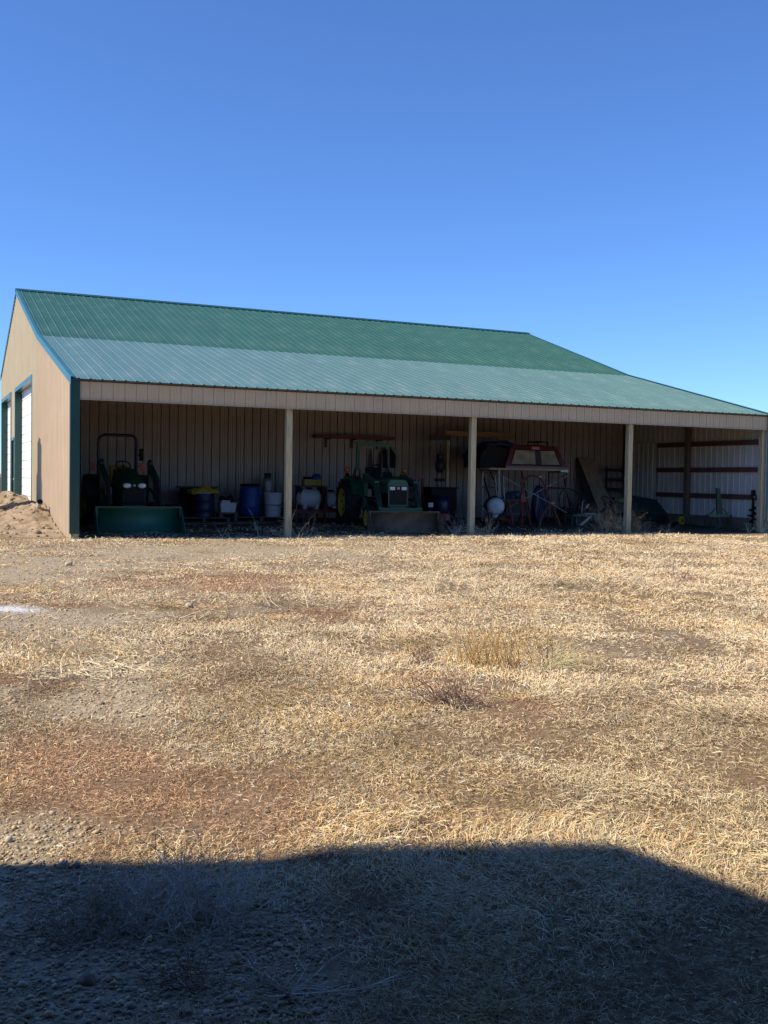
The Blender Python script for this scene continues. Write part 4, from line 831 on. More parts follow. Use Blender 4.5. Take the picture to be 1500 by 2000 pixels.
# spoked wheel
wx_, wy_ = at(1116, 4.4); z = fl(wx_, wy_)
rw = thing('spoked_wheel', 'large dark spoked rake wheel leaning behind the scaffold', 'wheel', (wx_, wy_, z+0.02))
tl = Euler((R_(-20), 0, R_(12))).to_matrix(); cz_ = 0.49
def W(r_, a_): return tuple(tl @ Vector((r_*math.cos(a_), 0, r_*math.sin(a_)))+Vector((0, 0, cz_)))
MB().tube([W(0.50, 2*math.pi*k/32) for k in range(32)], 0.018, 8, closed=True).build('rim', m_darkst, rw)
for k in range(16): MB().cyl(W(0.05, 2*math.pi*k/16), W(0.495, 2*math.pi*k/16), 0.006, seg=5).build('spoke', m_darkst, rw)
MB().tube([W(0.055, 2*math.pi*k/14) for k in range(14)], 0.02, 8, closed=True).build('hub', m_darkst, rw)
# green bench
gx_, gy_ = at(1140, 2.9); z = fl(gx_, gy_)
gb = thing('folding_bench', 'dull green folding bench with slanting legs left of the third post', 'bench', (gx_, gy_, z), R_(-4))
for k in range(3): MB().bb(-0.44, 0.46, -0.15+k*0.11, -0.05+k*0.11, 0.28, 0.305).build('seat_slat', m_greenb, gb)
MB().bb(-0.42, 0.44, -0.12, 0.15, 0.25, 0.279).build('rail', m_greenb, gb)
for s_ in (-1, 1): MB().bar((s_*0.05+0.22, s_*0.1, 0.25), (s_*0.05-0.12, s_*0.12-0.04, 0.0), 0.03, 0.03).build('slanting_leg', m_galv, gb); MB().bar((-0.3, s_*0.1, 0.25), (-0.3, s_*0.12, 0.0), 0.03, 0.03).build('leg', m_greenb, gb)
pp = MB()
for k, (dx, dy, r_) in enumerate([(0.14, 0.02, 8), (0.20, -0.04, -14), (0.24, 0.05, 25)]): pp.box((dx, dy, 0.312+0.012*k), (0.30, 0.12, 0.010), (0, 0, R_(r_)))
one(pp, 'metal_offcuts', m_grey, 'pale metal offcuts lying on the green bench', 'offcuts', (gx_, gy_, z))
fx2, fy2 = at(1134, 3.3); z = fl(fx2, fy2)
ga = thing('small_engine', 'dark small engine with a chrome handle behind the green bench', 'engine', (fx2, fy2, z))
MB().bb(-0.18, 0.2, -0.12, 0.15, 0.0, 0.32).build('base', m_darkst, ga, 0.02); MB().ball((0.02, 0, 0.45), (0.15, 0.12, 0.16)).build('shroud', m_darkst, ga); MB().tube([(-0.06, -0.13, 0.3), (-0.06, -0.16, 0.62), (0.02, -0.14, 0.70)], 0.012, 7).build('handle', m_galv, ga); MB().cyl((0.12, -0.1, 0.45), (0.18, -0.12, 0.58), 0.03, seg=10).build('filter', m_galv, ga)
# leaning plywood and dark sheets
def lean_sheet(name, mat, label, cat, xa, xb, ybot, h, wd_shift, th=0.018, group=None, dark=False):
    z0 = fl(xa, ybot); yt = 5.98; 
    ang = math.atan2(yt-ybot, h); b2 = MB()
    b2.add([(xa, ybot, z0), (xb, ybot, z0), (xb+wd_shift, ybot+h*math.sin(ang)*0+ (yt-ybot), z0+h*math.cos(ang*0.4)), (xa+wd_shift, yt, z0+h*math.cos(ang*0.4))]+[(xa, ybot+th, z0), (xb, ybot+th, z0), (xb+wd_shift, yt+th, z0+h*math.cos(ang*0.4)), (xa+wd_shift, yt+th, z0+h*math.cos(ang*0.4))], [(0, 1, 2, 3), (7, 6, 5, 4), (0, 4, 5, 1), (1, 5, 6, 2), (2, 6, 7, 3), (3, 7, 4, 0)])
    return one(b2, name, mat, label, cat, group=group)
lean_sheet('plywood_sheet', m_plywood, 'tall brown plywood sheet leaning against the back wall', 'plywood', 16.66, 17.24, 5.1, 1.98, -0.36)
lean_sheet('tin_sheet', m_darkst, 'dark tin sheet leaning behind the plywood sheet', 'tin sheet', 16.28, 16.64, 5.25, 1.9, -0.02)
p = thing('slatted_gate', 'dark slatted gate leaning against the back wall right of the plywood', 'gate', (17.55, 5.7, fl(17.5, 5.7)), 0)
for k in range(5): MB().bb(-0.35, 0.62, -0.02, 0.02, 0.25+k*0.31, 0.35+k*0.31).build('slat', m_darkst, p)
for xx in (-0.3, 0.55): MB().bb(xx-0.035, xx+0.035, 0.021, 0.06, 0, 1.68).build('stile', m_darkst, p)
# low cart behind post 3, sheet stack
cx_, cy_ = at(1212, 3.7); z = fl(cx_, cy_)
ca = thing('garden_cart', 'dark garden cart with a yellow green hood behind the weeds at the third post', 'cart', (cx_, cy_, z))
MB().prism([(-0.35, 0.30), (0.35, 0.30), (0.42, 0.62), (-0.42, 0.62)], -0.3, 0.3, 'y').build('tub', m_darkst, ca, 0.02)
for s_ in (-1, 1): MB().lathe([(0.20, -0.04), (0.22, -0.03), (0.22, 0.03), (0.20, 0.04), (0.12, 0.03), (0.001, 0.03)], (0.1, s_*0.34, 0.22), 20, 'y').build('wheel', m_rubber, ca)
MB().tube([(-0.34, -0.2, 0.5), (-0.55, -0.2, 0.75), (-0.6, 0, 0.78), (-0.55, 0.2, 0.75), (-0.34, 0.2, 0.5)], 0.016, 8).build('handle', m_dgreen, ca)
MB().ball((-0.15, -0.1, 0.68), (0.17, 0.14, 0.10)).build('hood', M('yellow_green', (0.12, 0.14, 0.04), 0.5), ca); MB().ball((0.2, 0.0, 0.70), (0.2, 0.16, 0.12)).build('hood', m_dgreen, ca)
sx_, sy_ = at(1268, 3.9); z = fl(sx_, sy_)
for k in range(5):
    pr = rib_profile(0, 0.85, 0.02, 0.004); ang = 22+3*k
    b2 = strip(pr, lambda u: -0.65, lambda u: 0.75, lambda u, h, t: (t, u*math.cos(R_(38))+h*0.5, 0.02+u*math.sin(R_(38))+h))
    o = one(b2, 'metal_sheet', m_dgreen, ['bottom', 'second lowest', 'middle', 'second highest', 'top'][k]+' dark green ribbed sheet in the stack right of the third post', 'metal sheet', (sx_+0.05*k, sy_-0.02*k+0.1, z+0.06+k*0.035), R_(-14+2*k), 'stacked roofing sheets')
    o.rotation_euler = (0, R_(9), R_(-14+2*k))
sb = thing('sheet_trestle', 'low dark timber trestle propping the stack of green sheets', 'trestle', (sx_, sy_+0.45, z))
MB().bb(-0.6, 0.6, -0.05, 0.05, 0.40, 0.50).build('beam', m_darkst, sb)
for s_ in (-0.5, 0.5): MB().bar((s_, -0.2, 0), (s_, 0, 0.42), 0.06, 0.06).build('leg', m_darkst, sb); MB().bar((s_, 0.2, 0), (s_, 0, 0.42), 0.06, 0.06).build('leg', m_darkst, sb)
# yellow pulley
p = gnd(1357, 1024, 0.05); 
yd = thing('yellow_pulley', 'yellow pulley wheel standing at the foot of the inner wall post', 'pulley', (17.75, 2.75, fl(17.7, 2.75)), R_(18))
MB().lathe([(0.03, -0.03), (0.09, -0.02), (0.115, -0.035), (0.13, -0.03), (0.12, 0), (0.13, 0.03), (0.115, 0.035), (0.09, 0.02), (0.03, 0.03)], (0, 0, 0.13), 24, 'y').build('sheave', m_yel, yd); MB().cyl((0, -0.05, 0.13), (0, 0.05, 0.13), 0.03, seg=12).build('axle', m_darkst, yd)
# green subsoiler
ix, iy = at(1404, 1.15); z = fl(ix, iy)
pl = thing('subsoiler', 'green three point subsoiler standing in front of the white end wall', 'plough', (ix, iy, z), R_(-20))
MB().bb(-0.30, 0.30, -0.05, 0.05, 0.34, 0.42).build('cross_bar', m_jdB, pl)
MB().prism([(-0.06, 0.42), (0.10, 0.42), (0.07, 0.72), (-0.01, 1.16), (-0.10, 1.16)], -0.04, 0.04, 'y').build('mast', m_jdA, pl)
for s_ in (-1, 1): MB().bar((s_*0.26, 0, 0.42), (s_*0.05, 0, 0.62), 0.025, 0.03).build('brace', m_jdA, pl); MB().cyl((s_*0.30, 0, 0.38), (s_*0.38, 0, 0.38), 0.025, seg=10).build('hitch_pin', m_darkst, pl)
MB().prism([(-0.05, 0.34), (0.07, 0.34), (0.09, 0.12), (0.03, 0.0), (-0.12, 0.0), (-0.02, 0.12)], -0.02, 0.02, 'y').build('shank', m_darkst, pl)
MB().bb(-0.26, 0.0, -0.05, 0.05, 0.0, 0.035).build('foot', m_darkst, pl)
# post hole auger
ax, ay = at(1470, 0.42); z = fl(ax, ay)
au = thing('post_hole_auger', 'black post hole auger standing against the right corner post', 'auger', (ax, ay, z))
MB().cyl((0, 0, 0.03), (0, 0, 1.02), 0.032, seg=12).cyl((0, 0, 0.98), (0, 0, 1.14), 0.055, seg=12).build('shaft', m_black, au)
fl_ = MB(); vs_ = []; n = 72
for k in range(n+1):
    a = 2*math.pi*k/18; zz = 0.06+0.62*k/n; r_ = 0.15 if zz < 0.45 else 0.11
    vs_ += [(0.026*math.cos(a), 0.026*math.sin(a), zz), (r_*math.cos(a), r_*math.sin(a), zz-0.01), (r_*math.cos(a), r_*math.sin(a), zz+0.004), (0.026*math.cos(a), 0.026*math.sin(a), zz+0.014)]
fl_.add(vs_, [f for k in range(n) for f in ((4*k, 4*k+1, 4*k+5, 4*k+4), (4*k+2, 4*k+3, 4*k+7, 4*k+6), (4*k+1, 4*k+2, 4*k+6, 4*k+5))]); fl_.build('flighting', m_black, au)
MB().lathe([(0.001, 0.0), (0.03, 0.05), (0.03, 0.08)], seg=12).build('pilot_point', m_darkst, au); MB().bb(-0.02, 0.02, -0.06, -0.045, 0.93, 0.96).build('shear_bolt', m_wplas, au)

# ------------------------------------------------------------------ outside the gable
n1, n2 = 90, 240; hx_ = np.linspace(-4.2, -0.036, n1); hy_ = np.linspace(-0.8, 13.5, n2); HX, HY = np.meshgrid(hx_, hy_)
def g2(x, y, cx, cy, sx, sy, a): return a*np.exp(-0.5*(((x-cx)/sx)**2+((y-cy)/sy)**2))
hz = g2(HX, HY, -0.65, 9.0, 0.9, 1.3, 0.72)+g2(HX, HY, -0.1, 4.8, 1.0, 1.9, 0.56)+g2(HX, HY, -0.6, 7.0, 1.0, 1.2, 0.10)
hz = hz*(0.8+0.4*fbm(HX, HY, 1.5, 4, 3))+(fbm(HX, HY, 6.0, 4, 9)-0.5)*0.22*np.clip(hz*4, 0, 1)-0.03
hz = np.where((HX < -4.1) | (HY < -0.7) | (HY > 13.4), -0.15, hz)
ii = (np.arange(n2-1)[:, None]*n1+np.arange(n1-1)[None]).ravel()
sdh = np_mesh('soil_heap', np.stack([HX.ravel(), HY.ravel(), hz.ravel()], 1), [np.stack([ii, ii+1, ii+n1+1, ii+n1], 1)], m_sand, True)
tag(sdh, 'heap of sandy brown soil banked against the tan gable wall', 'soil heap')
NC = 900; cxr = rng.uniform(-3.2, -0.08, NC); cyr = rng.uniform(-0.3, 12.5, NC)
ixx = np.clip(np.round((cxr-hx_[0])/(hx_[1]-hx_[0])).astype(int), 0, n1-1); iyy = np.clip(np.round((cyr-hy_[0])/(hy_[1]-hy_[0])).astype(int), 0, n2-1)
ch = hz[iyy, ixx]; kc = ch > 0.0
cl_ = MB()
for a, b_, c_ in zip(cxr[kc], cyr[kc], ch[kc]):
    r_ = math.exp(random.gauss(math.log(0.025), 0.5)); cl_.ball((a, b_, c_+r_*0.2), (r_, r_*random.uniform(0.7, 1), r_*0.7), 6, 4, 0.2)
clo = cl_.build('clods', m_sand, sdh); clo['kind'] = 'stuff'
pv = thing('drain_pipe', 'white plastic pipe end poking out of the soil by the gable wall', 'pipe', (-0.22, 3.65, 0.40))
MB().tube([(0, 0.75, -0.18), (0, 0.0, 0.20), (0, -0.12, 0.26)], 0.05, 14, caps=False).build('pipe', m_wplas, pv); MB().lathe([(0.062, -0.02), (0.062, 0.03), (0.048, 0.03), (0.048, -0.02), (0.001, 0.0)], (0, -0.12, 0.26), 14, 'y').build('end_cap', m_black, pv)
# unseen tank shape, added to cast the upright shadow on the gable
ux, uy = -1.95, 5.80+0.14; tt = math.tan(R_(SUN_EL)); dz_ = 1.95*tt
ut = thing('added_shadow_caster', 'unseen tank shape added to cast the upright shadow on the gable wall', 'tank', (ux, uy, 0.0))
MB().lathe([(0.001, 0.0), (0.58, 0.0), (0.58, 1.1+dz_), (0.50, 1.2+dz_), (0.50, 1.72+dz_), (0.46, 1.76+dz_), (0.001, 1.78+dz_)], seg=28).build('shell', m_grey, ut)
MB().lathe([(0.20, 1.75+dz_), (0.20, 1.98+dz_), (0.001, 2.0+dz_)], seg=20).build('neck', m_grey, ut)

# gambrel barn beside the photographer (out of frame, throws the long shadow)
bnr = thing('gambrel_barn', 'dark gambrel roofed barn beside the yard', 'barn', (0, 0, 0))
def cast(xs_, ys_):                      # where on the barn's end (x = -6) a shadow corner comes from
    ln_ = (xs_+6.0)/math.cos(R_(SUN_OFF)); return (ys_+ln_*math.sin(R_(SUN_OFF)), ln_*tt)
prf = [cast(*q) for q in ((-2.55, -17.44), (-2.08, -17.62), (-1.80, -17.71), (-1.50, -17.72), (-1.05, -17.86), (-0.53, -18.08), (-0.47, -18.36), (-0.39, -18.65))]; e1, e2, e3 = prf[0], prf[-3], prf[-1]
bp_ = [(e1[0]+0.25, 0), (e1[0]+0.25, e1[1]-0.9)]+prf+[(-21.6, e3[1]+0.9), (-24.7, e3[1]), (-25.2, e2[1]), (-25.9, e1[1]-0.9), (-25.9, 0)]
MB().prism(bp_, -15.0, -6.0).build('wall', m_barnw, bnr)
for (a, b_) in zip(bp_[1:-2], bp_[2:-1]):
    d = Vector((0, b_[0]-a[0], b_[1]-a[1])).normalized(); nn = Vector((0, -d.z, d.y)); nn = -nn if nn.z < 0 else nn
    nn *= 0.02; MB().prism([(a[0]+nn.y*0.1, a[1]+nn.z*0.1), (b_[0]+nn.y*0.1, b_[1]+nn.z*0.1), (b_[0]+nn.y, b_[1]+nn.z), (a[0]+nn.y, a[1]+nn.z)], -15.1, -5.99).build('roof', m_barnr, bnr)
MB().bb(-5.995, -5.95, -23.2, -20.0, 0.05, 2.6).build('sliding_door', m_barnw, bnr); MB().bb(-5.995, -5.93, -24.0, -19.5, 2.65, 2.72).build('door_track', m_darkst, bnr)

# unseen building with an overhang, added behind the camera to cut foreground skylight
fh = thing('added_sky_blocker', 'unseen brown building with a deep overhang, added to darken the foreground shade', 'sky_blocker', (0, 0, 0))
m_fw = M('blocker_brown', (0.09, 0.06, 0.045), 0.85, 0, 0.2, 4)
MB().bb(-5.4, 9.0, -31.0, -22.7, 0, 4.6).build('wall', m_fw, fh)
MB().prism([(-31.4, 4.61), (-22.3, 4.61), (-26.85, 7.4)], -5.7, 9.3).build('roof', m_barnr, fh)
MB().prism([(-22.69, 3.05), (-18.98, 2.62), (-18.98, 2.74), (-22.69, 3.20)], -5.2, 7.0).build('blocker_overhang', m_fw, fh)
for x in (-5.1, 2.2, 6.8): MB().bb(x-0.06, x+0.06, -20.4, -20.28, 0, 2.76).build('overhang_post', m_fw, fh)
MB().bb(-1.0, 0.0, -22.695, -22.64, 0.05, 2.15).build('door', m_barnw, fh)
for x in (-3.6, 1.4, 4.2): MB().bb(x-0.6, x+0.6, -22.695, -22.66, 0.95, 2.15).build('window', m_glass, fh)
# more clutter in the right bays
sx3, sy3 = at(1000, 3.0); z = fl(sx3, sy3)
sh3 = thing('red_sawhorse', 'rusty red sawhorse between the spray tank and the bent pipe stand', 'sawhorse', (12.35, 3.25, fl(12.35, 3.25)), R_(10))
MB().bb(-0.38, 0.38, -0.04, 0.04, 0.62, 0.70).build('beam', m_rust, sh3)
for a in (-0.32, 0.32):
    for s_ in (-1, 1): MB().bar((a, s_*0.24, 0), (a, s_*0.02, 0.63), 0.045, 0.045).build('leg', m_rust, sh3)
    MB().bar((a, -0.17, 0.2), (a, 0.17, 0.2), 0.03, 0.05).build('cross_piece', m_rust, sh3)
ty3 = [(15.1, 4.9, 'lower worn tyre in the pile behind the green bench'), (15.15, 4.86, 'upper worn tyre in the pile behind the green bench')]
for k, (xx, yy, lb) in enumerate(ty3):
    one(MB().lathe([(0.19, 0.03), (0.22, 0.0), (0.30, 0.0), (0.335, 0.03), (0.34, 0.09), (0.335, 0.15), (0.30, 0.18), (0.22, 0.18), (0.19, 0.15)], seg=28), 'worn_tyre', m_rubber, lb, 'tyre', (xx, yy, fl(xx, yy)+0.182*k), group='tyres behind the bench')
for k, (xa, ya, xb, yb_, zt, lb) in enumerate([(12.6, 4.75, 12.75, 5.95, 1.7, 'thin dark pole leaning left under the scaffold'), (13.1, 4.8, 12.95, 5.95, 1.85, 'thin dark pole leaning in the middle under the scaffold'), (13.9, 4.9, 14.2, 5.95, 1.6, 'rusty pole leaning at the right end of the scaffold'), (15.6, 5.2, 15.75, 5.95, 1.5, 'dark pole leaning left of the tin sheet')]):
    one(MB().cyl((xa, ya, fl(xa, ya)), (xb, yb_, zt), 0.022, seg=8), 'leaning_pole', m_rust if k == 2 else m_darkst, lb, 'pole', group='poles leaning on the back wall')
pm = MB(); vs_ = []; n = 16
for j in range(n+1):
    for i in range(n+1):
        u, v = i/n*2-1, j/n*2-1; e = max(0, 1-u*u)*max(0, 1-v*v); vs_.append((u*0.55, v*0.4, 0.36*e**0.6*(1+0.15*math.sin(6*u+2*v)+0.1*math.sin(9*v-3*u))))
pm.add(vs_, [(j*(n+1)+i, j*(n+1)+i+1, (j+1)*(n+1)+i+1, (j+1)*(n+1)+i) for j in range(n) for i in range(n)], True)
one(pm, 'tarp_heap', m_canvas, 'low heap of black tarpaulin below the leaning plywood', 'tarp', (16.4, 4.6, fl(16.4, 4.6)-0.01))
for k, (xx, yy, lb) in enumerate([(17.15, 2.6, 'rightmost coil of old black hose by the green sheets'), (10.35, 3.1, 'coil of old black hose left of the second post')]):
    b3 = MB()
    for q in range(4): b3.tube([((0.2+0.015*q)*math.cos(2*math.pi*i/22), (0.2+0.015*q)*math.sin(2*math.pi*i/22), 0.02+0.03*q) for i in range(22)], 0.017, 6, closed=True)
    b3.tube([(0.2, 0, 0.02), (0.205, 0.01, 0.06), (0.22, 0.02, 0.11)], 0.012, 5)
    one(b3, 'coiled_hose', m_black, lb, 'hose', (xx, yy, fl(xx, yy)))

# ------------------------------------------------------------------ individual dry weeds
def grow(b, p, d, ln, r, depth, kink, up):
    segs = 3; pts = [p]
    for i in range(segs):
        d = (d+Vector((random.gauss(0, kink), random.gauss(0, kink), random.gauss(0, kink)+up))).normalized()
        p = p+d*(ln/segs); p.z = max(p.z, 0.01); pts.append(p.copy())
        if depth > 0:
            for _ in range(random.choice((1, 1, 2))):
                e = (d+Vector((random.gauss(0, 0.7), random.gauss(0, 0.7), random.gauss(0, 0.45)))).normalized()
                grow(b, p.copy(), e, ln*random.uniform(0.35, 0.65), r*0.6, depth-1, kink, up)
    b.tube(pts, [r*(1-0.25*i) for i in range(len(pts))], 3, caps=False)
def weed(loc, h, n, spread, label, mat, depth=1, kink=0.22, up=0.05, r=0.004, name='dry_weed', cat='weed', flat=0.3, group=None, rad=0.03, ddir=None):
    b = MB()
    for _ in range(n):
        a = random.uniform(0, 2*math.pi); d = Vector((math.cos(a)*spread, math.sin(a)*spread, random.uniform(flat, 1.0)))
        if ddir: d += Vector(ddir)
        grow(b, Vector((random.gauss(0, rad), random.gauss(0, rad), 0.0)), d.normalized(), h*random.uniform(0.5, 1.1), r*random.uniform(0.7, 1.2), depth, kink, up)
    o = one(b, name, mat, label, cat, (loc[0], loc[1], fl(loc[0], loc[1])-0.005), group=group); return o
def wpx(px_, py_, *a, **k):
    q = gnd(px_, py_); return weed((float(q[0]), float(q[1])), *a, **k)
G1 = 'dry weeds along the shed front'; m_weedb = M('bush_weed', (0.48, 0.38, 0.24), 0.9, 0, 0.25, 9)
weed((4.80, 0.18), 0.62, 9, 0.55, 'pale curling dry weed at the foot of the first post', m_weed, 1, 0.3, -0.06, 0.006, group=G1)
weed((5.15, 0.30), 0.45, 6, 0.8, 'small pale dry weed just right of the first post', m_weed, 1, 0.2, 0.0, 0.004, group=G1)
weed((8.80, 0.20), 0.50, 16, 0.6, 'bushy grey dry weed left of the second post', m_weedg, 1, 0.22, 0.05, 0.003, group=G1)
weed((9.55, 0.05), 0.55, 8, 0.6, 'pale forked dry weed right of the second post', m_weed, 1, 0.2, 0.02, 0.005, group=G1)
weed((9.25, -0.02), 0.30, 22, 0.8, 'low tangle of grass round the second post', m_weed, 1, 0.25, 0.0, 0.0025, group=G1, rad=0.12)
weed((13.10, 0.15), 0.72, 50, 0.55, 'big bushy dry weed left of the third post', m_weedb, 2, 0.2, 0.06, 0.0022, group=G1, rad=0.14)
weed((13.55, 0.02), 0.62, 30, 0.6, 'dry bushy weed close against the third post', m_weedb, 2, 0.2, 0.05, 0.0022, group=G1, rad=0.10)
weed((14.15, 0.15), 0.42, 22, 0.6, 'dry bushy weed right of the third post', m_weedb, 2, 0.2, 0.04, 0.0022, group=G1, rad=0.10)
weed((15.2, 0.30), 0.35, 12, 0.7, 'short dry weed midway in the last bay', m_weed, 1, 0.2, 0.04, 0.003, group=G1, rad=0.1)
weed((17.75, 0.05), 0.45, 9, 0.45, 'pale upright weed left of the right corner post', m_weed, 1, 0.2, 0.04, 0.006, group=G1)
weed((18.08, -0.10), 0.42, 9, 0.45, 'pale upright weed in front of the right corner post', m_weed, 1, 0.2, 0.04, 0.006, group=G1)
weed((3.15, 0.35), 0.52, 2, 0.6, 'lone bent stalk right of the dark tractor bucket', m_weed, 1, 0.12, 0.0, 0.005, group=G1)
weed((4.0, 0.30), 0.48, 2, 0.5, 'forked pale stalk in the middle of the first bay', m_weed, 1, 0.15, 0.0, 0.005, group=G1)
weed((4.42, 0.25), 0.35, 3, 0.5, 'short stalks just left of the first post', m_weed, 1, 0.15, 0.0, 0.004, group=G1)
weed((6.35, 0.02), 0.22, 2, 0.3, 'short straight stalk left of the muddy bucket', m_weed, 0, 0.1, 0.05, 0.005, group=G1)
weed((6.75, -0.15), 0.20, 2, 0.35, 'pair of short stalks in front of the muddy bucket', m_weed, 0, 0.1, 0.05, 0.006, group=G1)
weed((11.0, 0.05), 0.25, 3, 0.5, 'short stalk in front of the rusty pipe stand', m_weed, 0, 0.1, 0.03, 0.005, group=G1)
weed((12.2, 0.10), 0.28, 5, 0.6, 'low dry weed before the green bench', m_weed, 1, 0.15, 0.03, 0.003, group=G1)
# yard clumps
G2 = 'dead weed clumps in the yard'
for k, (px_, py_) in enumerate([(190, 1800), (270, 1795), (350, 1792)]):
    wpx(px_, py_, [0.10, 0.13, 0.14][k], 75, [0.8, 1.1, 1.2][k], ['dense brownish left end of the dead brush in the foreground shade', 'grey middle tuft of the dead brush in the foreground shade', 'grey sprawling right tuft of the dead brush in the foreground shade'][k],
        [M('grey_brown_weed', (0.38, 0.31, 0.23), 0.9, 0, 0.3, 9), m_weedg, m_weedg][k], 2, 0.3, 0.02, 0.0030, 'dead_brush', 'brush', 0.15, G2, 0.10, ddir=(0.25*k, 0, 0))
wpx(420, 1760, 0.20, 26, 1.2, 'thin grey twigs trailing right from the dead brush', m_weedg, 2, 0.25, 0.02, 0.0028, 'dead_brush', 'brush', 0.1, G2, 0.10, ddir=(0.6, -0.2, 0))
wpx(560, 1940, 0.22, 16, 1.1, 'star of straight grey twigs on the shaded gravel', m_weedg, 1, 0.08, 0.0, 0.0025, 'twig_clump', 'twigs', 0.1, G2, 0.01)
wpx(370, 1925, 0.12, 40, 1.0, 'small dark curly weed on the shaded gravel', m_weedr, 1, 0.35, 0.02, 0.0016, 'twig_clump', 'twigs', 0.2, G2, 0.05)
wpx(965, 1965, 0.18, 40, 1.0, 'pale tuft of wiry grass at the bottom of the shade', m_weed, 0, 0.12, 0.0, 0.0016, 'grass_tuft', 'grass tuft', 0.2, G2, 0.02)
wpx(660, 1757, 0.16, 8, 0.9, 'forked pale twig lying in the foreground shade', m_weed, 1, 0.15, 0.0, 0.0028, 'twig_clump', 'twigs', 0.1, G2, 0.02)
wpx(205, 1312, 0.30, 120, 1.6, 'flattened pale straw clump on the left gravel', M('pale_straw', (0.72, 0.60, 0.40), 0.9, 0, 0.15, 9), 1, 0.15, -0.28, 0.0055, 'straw_clump', 'straw', 0.25, G2, 0.14)
wpx(160, 1315, 0.26, 60, 1.6, 'left tail of the flattened pale straw clump', MATS['pale_straw'], 1, 0.15, -0.28, 0.005, 'straw_clump', 'straw', 0.2, G2, 0.12)
wpx(985, 1308, 0.42, 90, 0.35, 'upright golden grass clump right of centre', M('gold_grass', (0.40, 0.26, 0.10), 0.9, 0, 0.25, 9), 0, 0.08, 0.02, 0.0028, 'grass_clump', 'grass clump', 0.6, G2, 0.11)
wpx(920, 1300, 0.34, 60, 0.45, 'shorter golden grass clump left of the upright one', MATS['gold_grass'], 0, 0.1, 0.02, 0.0028, 'grass_clump', 'grass clump', 0.5, G2, 0.09)
wpx(1065, 1305, 0.50, 60, 0.7, 'drooping greenish straw clump right of the golden grass', M('pale_grass', (0.46, 0.40, 0.22), 0.9, 0, 0.25, 9), 0, 0.12, -0.12, 0.003, 'grass_clump', 'grass clump', 0.5, G2, 0.08, ddir=(0.5, -0.4, 0))
wpx(885, 1378, 0.20, 60, 1.0, 'low dark purplish weed in the straw', M('purple_weed', (0.17, 0.11, 0.10), 0.9, 0, 0.3, 9), 1, 0.3, 0.02, 0.0035, 'low_weed', 'weed', 0.2, G2, 0.09)
wpx(828, 1300, 0.14, 40, 1.0, 'small dark weed in the middle of the straw', MATS['purple_weed'], 1, 0.3, 0.02, 0.003, 'low_weed', 'weed', 0.2, G2, 0.05)
for k, (px_, py_, lb) in enumerate([(830, 1160, 'scatter of pale stalks left of the yard centre'), (880, 1162, 'scatter of pale stalks at the yard centre'), (920, 1158, 'rightmost pale stalk scatter before the muddy bucket'),
     (590, 1102, 'pale twigs lying on the gravel strip before the shed'), (1130, 1118, 'thin reddish upright weed before the third bay'), (1240, 1165, 'leaning dry stalks right of the yard centre'), (1330, 1130, 'lone thin weed stalk before the last bay'), (355, 1205, 'golden tuft beside the grey stone'), (560, 1185, 'pair of long pale stalks left of centre')]):
    wpx(px_, py_, 0.55, 7, 0.8, lb, m_weed if k != 4 else m_weedr, 1, 0.15, 0.0, 0.006, 'dry_stalks', 'stalks', 0.1, 'dry stalks in the far yard', 0.15)
# a few stones
for k, (px_, py_, r_, lb) in enumerate([(369, 1186, 0.05, 'single grey stone in the left yard'), (172, 1924, 0.026, 'round grey stone in the foreground shade, left'), (125, 1700, 0.02, 'small pale stone on the sunlit gravel edge'), (135, 1104, 0.06, 'grey clod before the shed corner')]):
    q = gnd(px_, py_); b = MB().ball((0, 0, r_*0.45), (r_, r_*0.8, r_*0.65), 12, 8, 0.12)
    one(b, 'stone', m_stone, lb, 'stone', (q[0], q[1], fl(q[0], q[1])), random.uniform(0, 3), 'loose stones in the yard')

# ------------------------------------------------------------------ matted grass
TH0, TH1 = R_(-8), R_(57)
def scatter(n, rmin, rmax, power, r_flat):
    out = np.zeros((0, 2))
    rr = np.linspace(rmin, rmax, 400); pdf = rr*np.where(rr < r_flat, 1.0, (r_flat/rr)**power); cdf = np.cumsum(pdf); cdf /= cdf[-1]
    r = np.interp(rng.random(n), cdf, rr); t = rng.uniform(TH0, TH1, n)
    return CAM[0]+r*np.sin(t), CAM[1]+r*np.cos(t), r
NT = 140000; PER = 10
tx, ty, tr_ = scatter(NT, 2.0, 27.0, 1.4, 4.0)
keep = (ty < 0.05) | (rng.random(NT) < 0.12)
keep &= ~((tx < 0.0) & (ty > 0.0))
keep &= ty < 4.0
zg, zr, zb, zw = zones(tx, ty)
keep &= rng.random(NT) > np.clip(zg*1.02, 0, 0.96)
keep &= rng.random(NT) > np.clip(zb*0.85, 0, 0.9)
dens = fbm(tx, ty, 3.2, 3, 41)
keep &= rng.random(NT) < np.clip((dens-0.28)*3.4, 0.12, 1)
keep &= rng.random(NT) > zw*0.95
tx, ty, tr_, zr, zb, zg = (a[keep] for a in (tx, ty, tr_, zr, zb, zg)); NT = len(tx)
lean = fbm(tx, ty, 0.55, 2, 12)*4*math.pi+rng.normal(0, 0.5, NT)
lush = np.clip((fbm(tx, ty, 0.8, 3, 15)-0.35)*3.0, 0, 1)*(1-zr)
isred = rng.random(NT) < zr
hue = fbm(tx, ty, 1.1, 3, 20)
base = np.where(hue[:, None] > 0.56, np.array([[0.66, 0.47, 0.23]]), np.array([[0.76, 0.59, 0.345]]))
base = np.where((rng.random(NT) < 0.16)[:, None], np.array([[0.50, 0.45, 0.35]]), base)
base = np.where((rng.random(NT) < 0.22)[:, None], np.array([[0.40, 0.25, 0.14]]), base)
